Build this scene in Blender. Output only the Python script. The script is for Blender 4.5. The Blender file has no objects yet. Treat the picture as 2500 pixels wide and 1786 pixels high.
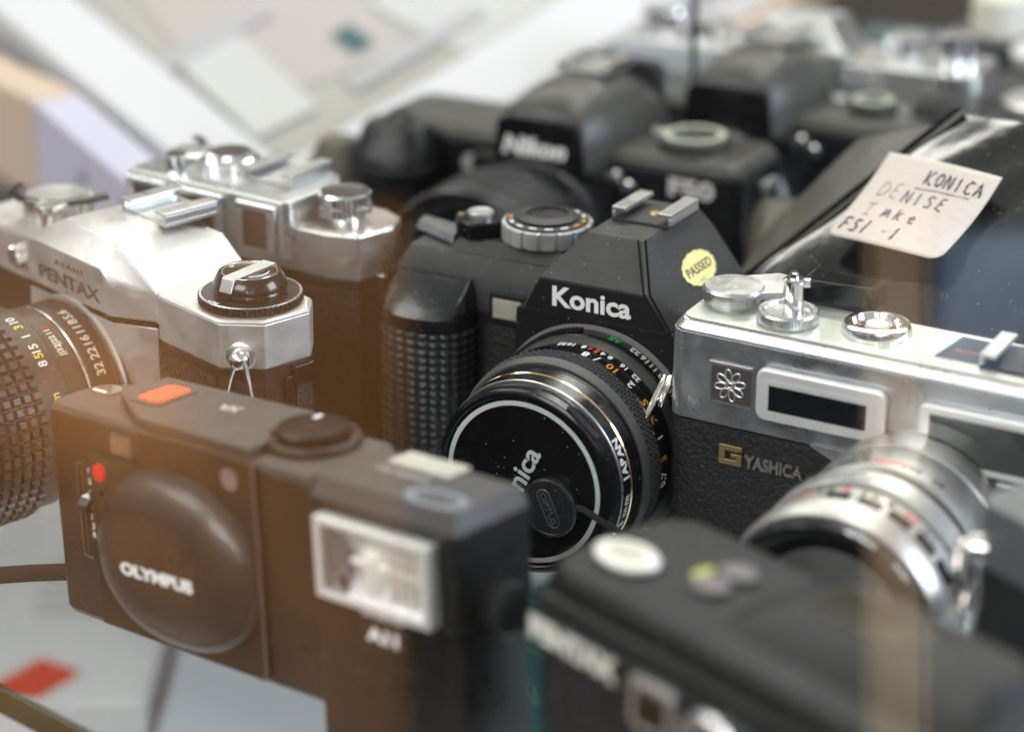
import bpy, bmesh, math, random
from mathutils import Vector, Matrix, Euler
random.seed(7)
R = math.radians
scene = bpy.context.scene
MM = 0.001
# ------------------------------------------------------------------ camera, world, lights, exposure
cd = bpy.data.cameras.new("camera"); cam = bpy.data.objects.new("camera", cd)
scene.collection.objects.link(cam); scene.camera = cam
cd.sensor_width = 36; cd.lens = 90.15; cd.clip_start = 0.01; cd.clip_end = 50
cam.matrix_world = Matrix.Translation((0, 0, .3243)) @ Matrix.Rotation(R(90-21.48), 4, 'X') @ Matrix.Rotation(R(-.48), 4, 'Z')
cd.dof.use_dof = True; cd.dof.focus_distance = .728; cd.dof.aperture_fstop = 4.7; cd.dof.aperture_blades = 9
world = bpy.data.worlds.new("World"); scene.world = world; world.use_nodes = True
wn = world.node_tree.nodes; wl = world.node_tree.links
bg = wn['Background']; tc = wn.new('ShaderNodeTexCoord'); sp = wn.new('ShaderNodeSeparateXYZ')
wl.new(tc.outputs['Generated'], sp.inputs[0])
cr = wn.new('ShaderNodeValToRGB'); mr = wn.new('ShaderNodeMapRange')
mr.inputs['From Min'].default_value = -1; mr.inputs['From Max'].default_value = 1
ns = wn.new('ShaderNodeTexNoise'); ns.inputs['Scale'].default_value = 2.2; ns.inputs['Detail'].default_value = 1
mx = wn.new('ShaderNodeMath'); mx.operation = 'MULTIPLY_ADD'; mx.inputs[1].default_value = .55
wl.new(ns.outputs['Fac'], mx.inputs[0]); wl.new(sp.outputs['Z'], mr.inputs['Value'])
mx2 = wn.new('ShaderNodeMath'); mx2.operation = 'SUBTRACT'; mx2.inputs[1].default_value = .27
wl.new(mr.outputs[0], mx.inputs[2]); wl.new(mx.outputs[0], mx2.inputs[0]); wl.new(mx2.outputs[0], cr.inputs[0])
e = cr.color_ramp.elements
e[0].position = .3; e[0].color = (.012, .011, .01, 1); e[1].position = .95; e[1].color = (.5, .52, .5, 1)
q = e.new(.5); q.color = (.1, .1, .11, 1); q = e.new(.64); q.color = (.5, .5, .52, 1)
wl.new(cr.outputs[0], bg.inputs[0]); bg.inputs[1].default_value = .9
def area(name, loc, target, size, power, col, sy=None):
    l = bpy.data.lights.new(name, 'AREA'); l.energy = power; l.color = col; l.size = size
    if sy: l.shape = 'RECTANGLE'; l.size_y = sy
    o = bpy.data.objects.new(name, l); scene.collection.objects.link(o); o.location = loc
    o.rotation_euler = (Vector(target)-Vector(loc)).to_track_quat('-Z', 'Y').to_euler(); return o
area("back_lamp", (.0, 2.0, .95), (0, .72, .0), 1.9, 44, (1, .99, .9), .7)
area("window_lamp", (-1.0, .5, 1.0), (0, .75, .05), .7, 8, (1, .98, .96), .7)
area("front_lamp", (-.75, -.55, .95), (0, .72, .04), .8, 16, (1, .98, .95), .6)
area("overhead_lamp", (.3, 1.05, 1.15), (.05, .85, 0), .35, 5, (1, .98, .88), .35)
area("side_lamp", (1.0, .5, .45), (0, .75, .05), .5, 11, (.75, .86, 1), .5)
scene.view_settings.view_transform = 'Standard'; scene.view_settings.look = 'None'
scene.view_settings.exposure = 0; scene.view_settings.gamma = 1
scene.render.engine = 'CYCLES'
scene.cycles.max_bounces = 8; scene.cycles.transparent_max_bounces = 12; scene.cycles.caustics_reflective = False
# ------------------------------------------------------------------ materials
MAT = {}
def mat(name, col, rough=.5, metal=0., bump=None, spec=.5, coat=0., dust=0., var=0., emit=None, var_scale=40, bump2=None):
    if name in MAT: return MAT[name]
    m = bpy.data.materials.new(name); m.use_nodes = True; n = m.node_tree.nodes; l = m.node_tree.links
    b = n['Principled BSDF']; b.inputs['Base Color'].default_value = (*col, 1); b.inputs['Roughness'].default_value = rough
    b.inputs['Metallic'].default_value = metal; b.inputs['Specular IOR Level'].default_value = spec
    b.inputs['Coat Weight'].default_value = coat; b.inputs['Coat Roughness'].default_value = .08
    t = n.new('ShaderNodeTexCoord')
    # wear: roughness and tone variation
    nz = n.new('ShaderNodeTexNoise'); nz.inputs['Scale'].default_value = var_scale; nz.inputs['Detail'].default_value = 5
    l.new(t.outputs['Object'], nz.inputs['Vector'])
    m1 = n.new('ShaderNodeMapRange'); m1.inputs['From Min'].default_value = .3; m1.inputs['From Max'].default_value = .7
    m1.inputs['To Min'].default_value = max(.02, rough*.75); m1.inputs['To Max'].default_value = min(1, rough*1.3+.02)
    l.new(nz.outputs['Fac'], m1.inputs['Value'])
    ns2 = n.new('ShaderNodeTexNoise'); ns2.inputs['Scale'].default_value = 260; ns2.inputs['Detail'].default_value = 6; ns2.inputs['Roughness'].default_value = .7; ns2.inputs['Distortion'].default_value = 1.5
    l.new(t.outputs['Object'], ns2.inputs['Vector'])
    ms = n.new('ShaderNodeMapRange'); ms.inputs['From Min'].default_value = .5; ms.inputs['From Max'].default_value = .72; ms.inputs['To Min'].default_value = 0; ms.inputs['To Max'].default_value = .16
    l.new(ns2.outputs['Fac'], ms.inputs['Value'])
    ra = n.new('ShaderNodeMath'); ra.operation = 'ADD'; ra.use_clamp = True; l.new(m1.outputs[0], ra.inputs[0]); l.new(ms.outputs[0], ra.inputs[1]); l.new(ra.outputs[0], b.inputs['Roughness'])
    colsock = None
    if var:
        mc = n.new('ShaderNodeMix'); mc.data_type = 'RGBA'
        mc.inputs[6].default_value = (*[c*(1-var) for c in col], 1); mc.inputs[7].default_value = (*[min(1, c*(1+var)) for c in col], 1)
        l.new(nz.outputs['Fac'], mc.inputs[0]); l.new(mc.outputs[2], b.inputs['Base Color']); colsock = mc.outputs[2]
    if dust:
        v = n.new('ShaderNodeTexVoronoi'); v.inputs['Scale'].default_value = 420; l.new(t.outputs['Object'], v.inputs['Vector'])
        n2 = n.new('ShaderNodeTexNoise'); n2.inputs['Scale'].default_value = 160; l.new(t.outputs['Object'], n2.inputs['Vector'])
        lt = n.new('ShaderNodeMath'); lt.operation = 'LESS_THAN'; lt.inputs[1].default_value = .085; l.new(v.outputs['Distance'], lt.inputs[0])
        gt = n.new('ShaderNodeMath'); gt.operation = 'GREATER_THAN'; gt.inputs[1].default_value = .56-.08*dust; l.new(n2.outputs['Fac'], gt.inputs[0])
        mu = n.new('ShaderNodeMath'); mu.operation = 'MULTIPLY'; l.new(lt.outputs[0], mu.inputs[0]); l.new(gt.outputs[0], mu.inputs[1])
        mu2 = n.new('ShaderNodeMath'); mu2.operation = 'MULTIPLY'; mu2.inputs[1].default_value = .55; l.new(mu.outputs[0], mu2.inputs[0])
        mc = n.new('ShaderNodeMix'); mc.data_type = 'RGBA'; mc.inputs[7].default_value = (.5, .48, .44, 1)
        if colsock: l.new(colsock, mc.inputs[6])
        else: mc.inputs[6].default_value = (*col, 1)
        l.new(mu2.outputs[0], mc.inputs[0]); l.new(mc.outputs[2], b.inputs['Base Color'])
    if bump:
        kind, sc, st = bump
        if kind == 'noise':
            tx = n.new('ShaderNodeTexNoise'); tx.inputs['Scale'].default_value = sc; tx.inputs['Detail'].default_value = 3; out = tx.outputs['Fac']
        else:
            tx = n.new('ShaderNodeTexVoronoi'); tx.feature = 'SMOOTH_F1'; tx.inputs['Scale'].default_value = sc; out = tx.outputs['Distance']
            wnz = n.new('ShaderNodeTexNoise'); wnz.inputs['Scale'].default_value = sc*.6; wnz.inputs['Detail'].default_value = 4
            l.new(t.outputs['Object'], wnz.inputs['Vector'])
            ad = n.new('ShaderNodeMath'); ad.operation = 'ADD'; l.new(wnz.outputs['Fac'], ad.inputs[1])
            l.new(tx.outputs['Distance'], ad.inputs[0]); out = ad.outputs[0]
        l.new(t.outputs['Object'], tx.inputs['Vector'])
        bp = n.new('ShaderNodeBump'); bp.inputs['Strength'].default_value = st; bp.inputs['Distance'].default_value = .0006
        l.new(out, bp.inputs['Height']); l.new(bp.outputs[0], b.inputs['Normal'])
    if emit:
        b.inputs['Emission Color'].default_value = (*emit[0], 1); b.inputs['Emission Strength'].default_value = emit[1]
    MAT[name] = m; return m
satin = mat('satin_chrome', (.56, .555, .545), .42, .75, ('noise', 1800, .15), var=.05, var_scale=120)
satin2 = mat('worn_chrome', (.62, .62, .6), .27, .9, ('noise', 900, .1), var=.12)
smudged = mat('smudged_chrome', (.5, .53, .56), .3, .85, ('noise', 300, .08), var=.35, var_scale=90)
chrome = mat('polished_chrome', (.86, .86, .86), .1, 1.)
black = mat('black_paint', (.009, .009, .01), .42, 0, ('noise', 3500, .25), dust=1.5, spec=.28)
blackd = mat('dusty_lit_black_paint', (.034, .033, .029), .5, 0, ('noise', 3500, .3), dust=2., var=.18, var_scale=70)  # dust specks, plus a paler base that paints the light on top faces
plastic = mat('black_plastic', (.012, .012, .013), .34, 0, ('noise', 2500, .2), dust=.6, spec=.38)
plasticw = mat('matte_black_plastic', (.03, .03, .03), .5, 0, ('noise', 2200, .3), dust=.3, var=.2)
gloss = mat('gloss_black', (.006, .006, .007), .16, 0, dust=1., spec=.35)
leather = mat('black_leatherette', (.019, .018, .018), .55, 0, ('vor', 900, 1.), spec=.35, var=.3, var_scale=300)
rubber = mat('black_rubber', (.022, .022, .024), .55, 0, ('noise', 2500, .3), dust=.8)
greyband = mat('grey_anodised_band', (.085, .085, .075), .45, .3, ('noise', 3000, .2), dust=.5)
white = mat('white_paint', (.9, .9, .9), .45)
engrave = mat('engraved_ink', (.09, .075, .065), .6)
ivory = mat('ivory_paint', (.75, .72, .62), .5)
orange = mat('orange_paint', (.75, .3, .02), .5)
red = mat('red_paint', (.7, .03, .02), .45)
green = mat('green_paint', (.03, .5, .1), .5)
gold = mat('gold_metal', (.55, .42, .2), .35, .8)
redbtn = mat('orange_red_button', (.85, .12, .035), .4)
darkglass = mat('dark_window_glass', (.008, .009, .013), .06, 0, coat=.5)
greypl = mat('grey_plastic', (.16, .15, .15), .45)
ringwhite = mat('pale_ring_paint', (.55, .6, .58), .4)
copper = mat('warm_polished_ring', (.95, .72, .5), .12, 1.)
# ------------------------------------------------------------------ mesh builder (millimetres)
class MB:
    def __init__(s): s.bm = bmesh.new()
    def hull(s, pts):
        vs = [s.bm.verts.new(p) for p in pts]
        r = bmesh.ops.convex_hull(s.bm, input=vs)
        junk = [g for g in set(r['geom_interior']+r['geom_unused']) if isinstance(g, bmesh.types.BMVert) and g.is_valid]
        if junk: bmesh.ops.delete(s.bm, geom=junk, context='VERTS')
        return s
    def box(s, x0, x1, y0, y1, z0, z1, m=None):
        c = [Vector((x, y, z)) for x in (x0, x1) for y in (y0, y1) for z in (z0, z1)]
        if m: c = [m @ p for p in c]
        v = [s.bm.verts.new(p) for p in c]
        for f in ((0, 1, 3, 2), (4, 6, 7, 5), (0, 4, 5, 1), (2, 3, 7, 6), (0, 2, 6, 4), (1, 5, 7, 3)): s.bm.faces.new([v[i] for i in f])
        return s
    def prism(s, poly, axis, a0, a1, top=None):
        def P(p, a): return {'x': (a, p[0], p[1]), 'y': (p[0], a, p[1]), 'z': (p[0], p[1], a)}[axis]
        A = [s.bm.verts.new(P(p, a0)) for p in poly]; B = [s.bm.verts.new(P(p, a1)) for p in (top or poly)]
        n = len(poly); s.bm.faces.new(A); s.bm.faces.new(B[::-1])
        for i in range(n): s.bm.faces.new((A[i], B[i], B[(i+1) % n], A[(i+1) % n]))
        return s
    def lathe(s, prof, o, d, seg=64, fn=None, close=True):
        """prof: (r, h) pairs along direction d from origin o"""
        d = Vector(d).normalized(); o = Vector(o)
        u = d.orthogonal().normalized() if abs(d.z) > .9 else Vector((0, 0, 1)).cross(d).normalized()
        w = d.cross(u); rings = []
        for k, (r, h) in enumerate(prof):
            if r < 1e-6: rings.append([s.bm.verts.new(o+d*h)]); continue
            ring = []
            for i in range(seg):
                a = 2*math.pi*i/seg; rr = r+(fn(k, i, r) if fn else 0)
                ring.append(s.bm.verts.new(o+d*h+(u*math.cos(a)+w*math.sin(a))*rr))
            rings.append(ring)
        for a, b in zip(rings, rings[1:]):
            for i in range(seg):
                j = (i+1) % seg
                if len(a) == 1 and len(b) == 1: continue
                if len(a) == 1: s.bm.faces.new((a[0], b[i], b[j]))
                elif len(b) == 1: s.bm.faces.new((a[i], b[0], a[j]))
                else: s.bm.faces.new((a[i], b[i], b[j], a[j]))
        return s
    def tube(s, pts, r, seg=10, closed=False, flat=1., vary=0.):
        pts = [Vector(p) for p in pts]; n = len(pts); rings = []; up = None; r0 = r
        for i, p in enumerate(pts):
            if closed: t = pts[(i+1) % n]-pts[i-1]
            else: t = pts[min(i+1, n-1)]-pts[max(i-1, 0)]
            t.normalize()
            if up is None: up = Vector((0, 0, 1)) if abs(t.z) < .9 else Vector((1, 0, 0))
            a = t.cross(up).normalized(); b = a.cross(t).normalized(); up = b
            if vary: r = r0*(1+vary*math.sin(i*1.9+p.x))
            rings.append([s.bm.verts.new(p+a*math.cos(2*math.pi*k/seg)*r*flat+b*math.sin(2*math.pi*k/seg)*r) for k in range(seg)])
        rr = rings+[rings[0]] if closed else rings
        for A, B in zip(rr, rr[1:]):
            for k in range(seg): s.bm.faces.new((A[k], B[k], B[(k+1) % seg], A[(k+1) % seg]))
        if not closed: s.bm.faces.new(rings[0]); s.bm.faces.new(rings[-1][::-1])
        return s
    def sphere(s, c, r, sc=(1, 1, 1)):
        bmesh.ops.create_uvsphere(s.bm, u_segments=24, v_segments=14, radius=r, matrix=Matrix.Translation(c) @ Matrix.Diagonal((*sc, 1)))
        return s
    def grid(s, f, nu, nv):
        V = [[s.bm.verts.new(f(i/nu, j/nv)) for j in range(nv+1)] for i in range(nu+1)]
        for i in range(nu):
            for j in range(nv): s.bm.faces.new((V[i][j], V[i+1][j], V[i+1][j+1], V[i][j+1]))
        return s
def smooth(pts, n=2):
    P = [Vector(p) for p in pts]
    for _ in range(n):
        Q_ = [P[0]]
        for a_, b_ in zip(P, P[1:]): Q_ += [a_*.75+b_*.25, a_*.25+b_*.75]
        P = Q_+[P[-1]]
    return P
def rrect(x0, x1, y0, y1, r, n=6):
    p = []
    for cx, cy, a0 in ((x1-r, y1-r, 0), (x0+r, y1-r, 90), (x0+r, y0+r, 180), (x1-r, y0+r, 270)):
        for k in range(n+1):
            a = R(a0+90*k/n); p.append((cx+r*math.cos(a), cy+r*math.sin(a)))
    return p
def ell(cx, cy, rx, ry, n=48, p=2.):
    o = []
    for k in range(n):
        a = 2*math.pi*k/n; c, s_ = math.cos(a), math.sin(a)
        o.append((cx+rx*math.copysign(abs(c)**(2/p), c), cy+ry*math.copysign(abs(s_)**(2/p), s_)))
    return o
def part(name, mb, m, parent=None, bevel=.35, angle=35, seg=2, subsurf=0):
    bm = mb.bm; bmesh.ops.recalc_face_normals(bm, faces=bm.faces)
    for v in bm.verts: v.co *= MM
    me = bpy.data.meshes.new(name); bm.to_mesh(me); bm.free()
    me.materials.append(m)
    for p in me.polygons: p.use_smooth = True
    me.set_sharp_from_angle(angle=R(angle))
    o = bpy.data.objects.new(name, me); scene.collection.objects.link(o)
    if parent: o.parent = parent
    if bevel:
        b = o.modifiers.new('bevel', 'BEVEL'); b.width = bevel*MM; b.segments = seg; b.limit_method = 'ANGLE'; b.angle_limit = R(angle)
        b.use_clamp_overlap = True; b.harden_normals = True
    if subsurf:
        b = o.modifiers.new('subdivision', 'SUBSURF'); b.levels = subsurf; b.render_levels = subsurf
    return o
def text_mesh(s, cap, bold=0., ext=.05, shear=0., wide=1., spacing=1.):
    c = bpy.data.curves.new('lettering', 'FONT'); c.body = s; c.size = cap/.73*1.0; c.extrude = ext; c.offset = bold; c.shear = shear
    c.space_character = spacing; c.resolution_u = 3
    o = bpy.data.objects.new('lettering', c); dg = bpy.context.evaluated_depsgraph_get()
    me = bpy.data.meshes.new_from_object(o, depsgraph=dg)
    bpy.data.objects.remove(o)
    xs = [v.co.x for v in me.vertices]; x0, x1 = (min(xs), max(xs)) if xs else (0, 1)
    for v in me.vertices: v.co.x = (v.co.x-x0)*wide
    return me, (x1-x0)*wide
def text(s, cap, m, parent, o, xd, ud, bold=0., width=None, align='L', ext=.06, name='lettering', shear=0., spacing=1., wide=1.):
    """lettering lying on a surface: o = baseline start (mm), xd reading direction, ud up direction"""
    me, w = text_mesh(s, cap, bold, ext, shear, wide, spacing)
    k = 1.
    if width: k = width/w; w = width
    xd = Vector(xd).normalized(); ud = Vector(ud); ud = (ud-xd*ud.dot(xd)).normalized(); n = xd.cross(ud)
    off = -w/2 if align == 'C' else 0
    for v in me.vertices: v.co = (Vector(o)+xd*(v.co.x*k+off)+ud*v.co.y+n*(v.co.z+.03))*MM
    me.materials.clear(); me.materials.append(m)
    ob = bpy.data.objects.new(name, me); scene.collection.objects.link(ob); ob.parent = parent
    return ob
def ring_text(items, cx, cz, r, y, cap, parent, default, bold=.02, slope=0.):
    """numbers round a lens barrel: items = (string, angle from top clockwise seen from the front[, material])"""
    groups = {}
    for it in items:
        s_, a = it[0], R(it[1]); m = it[2] if len(it) > 2 else default
        me, w = text_mesh(s_, cap, bold, .05)
        xd = Vector((-math.cos(a), 0, math.sin(a))); n = Vector((math.sin(a), 0, math.cos(a))); ud = Vector((0, -1, 0))
        n2 = (n+ud*slope).normalized(); ud = (ud-n2*ud.dot(n2)).normalized()
        o = Vector((cx, y, cz))+n*(r+.03)
        bm = groups.setdefault(m.name, (m, bmesh.new()))[1]
        for v in me.vertices:
            xx = v.co.x-w/2; sag = -xx*xx/(2*r)
            v.co = o+xd*xx+ud*v.co.y+n2*(v.co.z+sag)
        bm.from_mesh(me); bpy.data.meshes.remove(me)
    for m, bm in groups.values():
        me = bpy.data.meshes.new('lettering')
        for v in bm.verts: v.co *= MM
        bm.to_mesh(me); bm.free(); me.materials.append(m)
        ob = bpy.data.objects.new('lettering', me); scene.collection.objects.link(ob); ob.parent = parent
def thing(name, label, cat, loc, rz=0, rx=0, ry=0, group=None):
    o = bpy.data.objects.new(name, None); scene.collection.objects.link(o); o.empty_display_size = .02
    o.location = Vector(loc)*MM; o.rotation_euler = (R(rx), R(ry), R(rz)); o['label'] = label; o['category'] = cat
    if group: o['group'] = group
    return o
def tag(o, label, cat, group=None): o['label'] = label; o['category'] = cat; return o
def struct(o, kind='structure'): o['kind'] = kind; return o
def lathe_part(name, prof, o, d, m, parent, seg=72, fn=None, bevel=0., angle=30): 
    return part(name, MB().lathe(prof, o, d, seg, fn), m, parent, bevel, angle)
def knurl(depth, per=2): return lambda k, i, r: (depth if (i % per) < per/2 else 0)
def barrel(cx, cz, prof, name, m, parent, seg=96, fn=None, bevel=0., angle=28):
    """lens ring: prof = (r, y) with y negative towards the front"""
    return part(name, MB().lathe([(r, -y) for r, y in prof], (cx, 0, cz), (0, -1, 0), seg, fn), m, parent, bevel, angle)
def shoe(parent, x, y, z, w=21, l=19, m=chrome, pad=black):
    """accessory shoe: base plate with two folded rails"""
    b = part('hot_shoe', MB().box(x-w/2, x+w/2, y, y+l, z, z+.9), pad, parent, .1)
    for sx in (-1, 1):
        a = x+sx*w/2; mb = MB(); mb.box(min(a, a-sx*1.2), max(a, a-sx*1.2), y+.02, y+l-.02, z+.92, z+3.0)
        mb.box(min(a+sx*.01, a-sx*4.6), max(a+sx*.01, a-sx*4.6), y, y+l, z+3.0, z+4.4)
        part('rail', mb, m, b, .25)
    return b

# ------------------------------------------------------------------ setting: glass shelf, lower shelf, back wall
def glass_mat(name, tint, refl=1., rough=.0, smudge=False):
    m = bpy.data.materials.new(name); m.use_nodes = True; n = m.node_tree.nodes; l = m.node_tree.links
    n.remove(n['Principled BSDF']); out = n['Material Output']
    ge = n.new('ShaderNodeNewGeometry'); dt = n.new('ShaderNodeVectorMath'); dt.operation = 'DOT_PRODUCT'
    l.new(ge.outputs['Normal'], dt.inputs[0]); l.new(ge.outputs['Incoming'], dt.inputs[1])
    ab = n.new('ShaderNodeMath'); ab.operation = 'ABSOLUTE'; l.new(dt.outputs['Value'], ab.inputs[0])
    om = n.new('ShaderNodeMath'); om.operation = 'SUBTRACT'; om.inputs[0].default_value = 1; l.new(ab.outputs[0], om.inputs[1])
    pw = n.new('ShaderNodeMath'); pw.operation = 'POWER'; pw.inputs[1].default_value = 5; l.new(om.outputs[0], pw.inputs[0])
    fr = n.new('ShaderNodeMath'); fr.operation = 'MULTIPLY_ADD'; fr.inputs[1].default_value = .96; fr.inputs[2].default_value = .04; l.new(pw.outputs[0], fr.inputs[0])
    if smudge:
        tcs = n.new('ShaderNodeTexCoord'); nz = n.new('ShaderNodeTexNoise'); nz.inputs['Scale'].default_value = 9; nz.inputs['Detail'].default_value = 6; nz.inputs['Distortion'].default_value = .6
        l.new(tcs.outputs['Object'], nz.inputs['Vector']); mrn = n.new('ShaderNodeMapRange'); mrn.inputs['From Min'].default_value = .35; mrn.inputs['From Max'].default_value = .65
        mrn.inputs['To Min'].default_value = .55; mrn.inputs['To Max'].default_value = 1.3; l.new(nz.outputs['Fac'], mrn.inputs['Value'])
        fr2 = n.new('ShaderNodeMath'); fr2.operation = 'MULTIPLY'; l.new(fr.outputs[0], fr2.inputs[0]); l.new(mrn.outputs[0], fr2.inputs[1]); fr = fr2
    g = n.new('ShaderNodeBsdfGlossy'); g.inputs['Roughness'].default_value = rough; g.inputs['Color'].default_value = (refl, refl, refl, 1)
    t = n.new('ShaderNodeBsdfTransparent'); t.inputs[0].default_value = (*tint, 1)
    mx = n.new('ShaderNodeMixShader'); l.new(fr.outputs[0], mx.inputs[0]); l.new(t.outputs[0], mx.inputs[1]); l.new(g.outputs[0], mx.inputs[2])
    l.new(mx.outputs[0], out.inputs[0]); return m
shelfglass = glass_mat('shelf_glass', (.95, .975, .97), 1, .02)
paneglass = glass_mat('pane_glass', (.985, .99, .99), 1, 0., True)
edgeglass = mat('green_glass_edge', (.012, .035, .022), .15, 0, coat=.5)
# shelf front edge runs from (-135,596) to (-110,573)
ed = Vector((.737, -.676, 0)); en = Vector((-.676, -.737, 0)); e0 = Vector((-125.6, 587.3, 0))
def shelf_pt(a, b, z): p = e0+ed*a-en*b; return (p.x, p.y, z)
mb = MB().hull([shelf_pt(a, b, z) for a in (-900, 700) for b in (2.0, 1200) for z in (-8, -.02)])
sh = struct(part('shelf', mb, shelfglass, None, 0))
mb = MB().hull([shelf_pt(a, b, z) for a in (-900, 700) for b in (0, 1.98) for z in (-8, -.02)])
struct(part('shelf_edge', mb, edgeglass, None, .4))
lowm = mat('lower_shelf_board', (.62, .63, .66), .5, var=.15, var_scale=6)
struct(part('lower_shelf', MB().hull([shelf_pt(a, b, z) for a in (-900, 700) for b in (-6, 1500) for z in (-262, -250)]), lowm, None, 0))
wallm = mat('back_wall_board', (.1, .07, .05), .6, var=.5, var_scale=5)
struct(part('back_wall', MB().box(-1200, 1200, 1750, 1760, -262, 900), wallm, None, 0))
# ------------------------------------------------------------------ black reflex camera (sharpest, centre)
def konica():
    t = thing('reflex_camera', 'black reflex camera with yellow PASSED sticker on its prism and round cap on its lens', 'camera',
              (-32.93, 738.39, 0), -29.1, -.55, .3)
    part('body', MB().box(-3, 136, 0, 30, 0.4, 8).box(-2.5, 135.5, .4, 29.6, 8.01, 56), plastic, t, 1.2)
    part('leatherette', MB().box(28, 43, -.5, .38, 9, 53.4), leather, t, .3)
    part('leatherette', MB().box(97, 134, -.5, .38, 9, 53.4), leather, t, .3)
    top = part('top_plate', MB().hull([(x, y, z) for x, y, zt in ((-4, 1, 66), (90, 1, 66), (90, 29.5, 66), (-4, 29.5, 66)) for z in (56.02, zt)] +
               [(-1, 5, 72.5), (83, 5, 72.5), (83, 27, 72.5), (-1, 27, 72.5)]), blackd, t, .8)
    part('shoulder', MB().box(90.1, 137, 1, 29.5, 56.02, 60), blackd, t, .8)
    part('deck', MB().hull([(11, 5, 72), (50, 5, 72), (50, 28, 72), (9, 28, 72), (15, 8.5, 76.3), (50, 8.5, 76.3), (50, 27, 76.3), (11, 27, 76.3)]), blackd, t, .5)
    part('seam', MB().box(2, 46, -.35, .9, 55.4, 56.1), gloss, t, .1)
    # grip with smooth cap and dimpled rubber
    def prof(u):      # plan outline of the grip, u 0..1
        a = [(-4, 3), (-4, -4), (-2, -10.5), (3.5, -14), (10.5, -15), (17.5, -14), (23, -10.5), (25, -4), (25, 1)]
        f = u*(len(a)-1); i = min(int(f), len(a)-2); k = f-i
        P = [Vector(a[max(0, min(len(a)-1, i+d))]) for d in (-1, 0, 1, 2)]
        return .5*((2*P[1])+(P[2]-P[0])*k+(2*P[0]-5*P[1]+4*P[2]-P[3])*k*k+(3*P[1]-P[0]-3*P[2]+P[3])*k**3)
    def gf(u, v):
        p = prof(u); d = (prof(min(1, u+.01))-prof(max(0, u-.01))).normalized(); n = Vector((-d.y, d.x)); 
        if n.dot(p-Vector((10.5, 6))) < 0: n = -n
        b = .8*abs(math.sin(u*15*math.pi))**.9*abs(math.sin(v*19*math.pi))**.9 if .02 < u < .98 else 0
        p = p+n*b; return (p.x, p.y, 2+v*50)
    part('grip', MB().grid(gf, 150, 190), mat('grip_rubber_gloss', (.02, .02, .022), .33, 0, dust=.4), t, 0, angle=60)
    out = [tuple(prof(k/24)) for k in range(25)]
    gc = [(x, y-.6, z) for x, y in out for z in (52.1,)]+[(x, y-.6, 56.5) for x, y in out]+[(10.5+(x-10.5)*.95, y*.85, 60.5+(y+14)*.1) for x, y in out]+[(10.5+(x-10.5)*.88, y*.35+1.5, 66) for x, y in out]
    part('grip_cap', MB().hull(gc), mat('glossy_black_plastic', (.012, .012, .014), .2, 0, ('noise', 1500, .1), coat=.4, dust=.4), t, .5, angle=25)
    # little ribbed window
    w = part('window_frame', MB().box(30, 42.5, -1.3, .3, 54.2, 64), plastic, t, .4)
    mb = MB().box(31.6, 41, -1.7, -1.32, 56.2, 62.2)
    for k in range(9): mb.box(31.9+k, 32.3+k, -2.1, -1.72, 56.5, 61.9)
    part('ribbed_window', mb, mat('ribbed_pale_plastic', (.5, .47, .4), .3, var=.3, var_scale=400), w, .05)
    # film lever, shutter button, mode dial
    part('film_lever', MB().hull([(-6, 22, 73.4), (-6, 16, 73.4), (12, 8, 73.4), (12, 18, 73.4), (-6, 22, 76), (-5, 17, 76), (12, 9, 76), (12, 18, 76)]), mat('grey_metal_lever', (.2, .2, .2), .35, .7), t, .8)
    b = lathe_part('shutter_collar', [(0, 0), (7.6, 0), (7.6, 4.4), (7, 5.2), (4.6, 5.2), (4.6, 4.4), (0, 4.4)], (18.5, 14.2, 76.32), (0, 0, 1), gloss, t, 64, bevel=.1)
    lathe_part('shutter_button', [(0, 0), (4.1, 0), (4.1, 2.2), (3.7, 2.6), (0, 2.3)], (18.5, 14.2, 80.75), (0, 0, 1), satin2, b)
    part('mark', MB().box(11.2, 13, 12.5, 14, 81.2, 81.6), mat('brass_mark', (.5, .35, .15), .4, .6), b, .1)
    d = lathe_part('mode_dial', [(0, 0), (13.6, 0), (13.9, .5), (13.9, 5.2), (13.5, 5.6), (0, 5.6)], (39.2, 18.5, 76.6), (0, 0, 1), satin, t, 144,
                   lambda k, i, r: (.0 if (i % 9) < 7 else -.7) if 1 <= k <= 4 else 0)
    lathe_part('dial_face', [(0, .0), (12.6, .0), (12.6, .5), (9.6, .9), (9.6, 1.6), (6.3, 2.4), (6.3, 1.8), (0, 1.8)], (39.2, 18.5, 82.21), (0, 0, 1), plastic, d, 80, bevel=.08)
    mbw, mby = MB(), MB()
    for k in range(13):
        a = R(-160+k*25); c, s_ = math.cos(a), math.sin(a)
        m = Matrix.Translation((39.2+c*11.1, 18.5+s_*11.1, 82.92)) @ Matrix.Rotation(a, 4, 'Z')
        (mby if k in (0, 6, 7) else mbw).box(-.55, .55, -1.2, 1.2, -.12, .04, m)
    part('speed_marks', mbw, white, d, 0); part('auto_marks', mby, orange, d, 0)
    text('AUTO', 1.4, orange, d, (35.2, 13.6, 83.75), (1, -.1, 0), (.1, 1, 0), .05)
    tiny = mat('small_pale_print', (.55, .55, .52), .5)
    text('ON', 1.3, tiny, t, (52, 25, 76.35), (-1, 0, 0), (0, -1, 0), .02, ext=.01); text('ASA', 1.2, tiny, t, (29, 9.4, 76.35), (1, 0, 0), (0, 1, 0), .02, ext=.01)
    for x, z in ((32, 60.2), (28, 60.2)): pass
    part('screw', MB().lathe([(0, 0), (1.1, 0), (1, .25), (0, .2)], (46.5, -.35, 69), (0, -1, 0), 20), satin2, t, 0)
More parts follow.
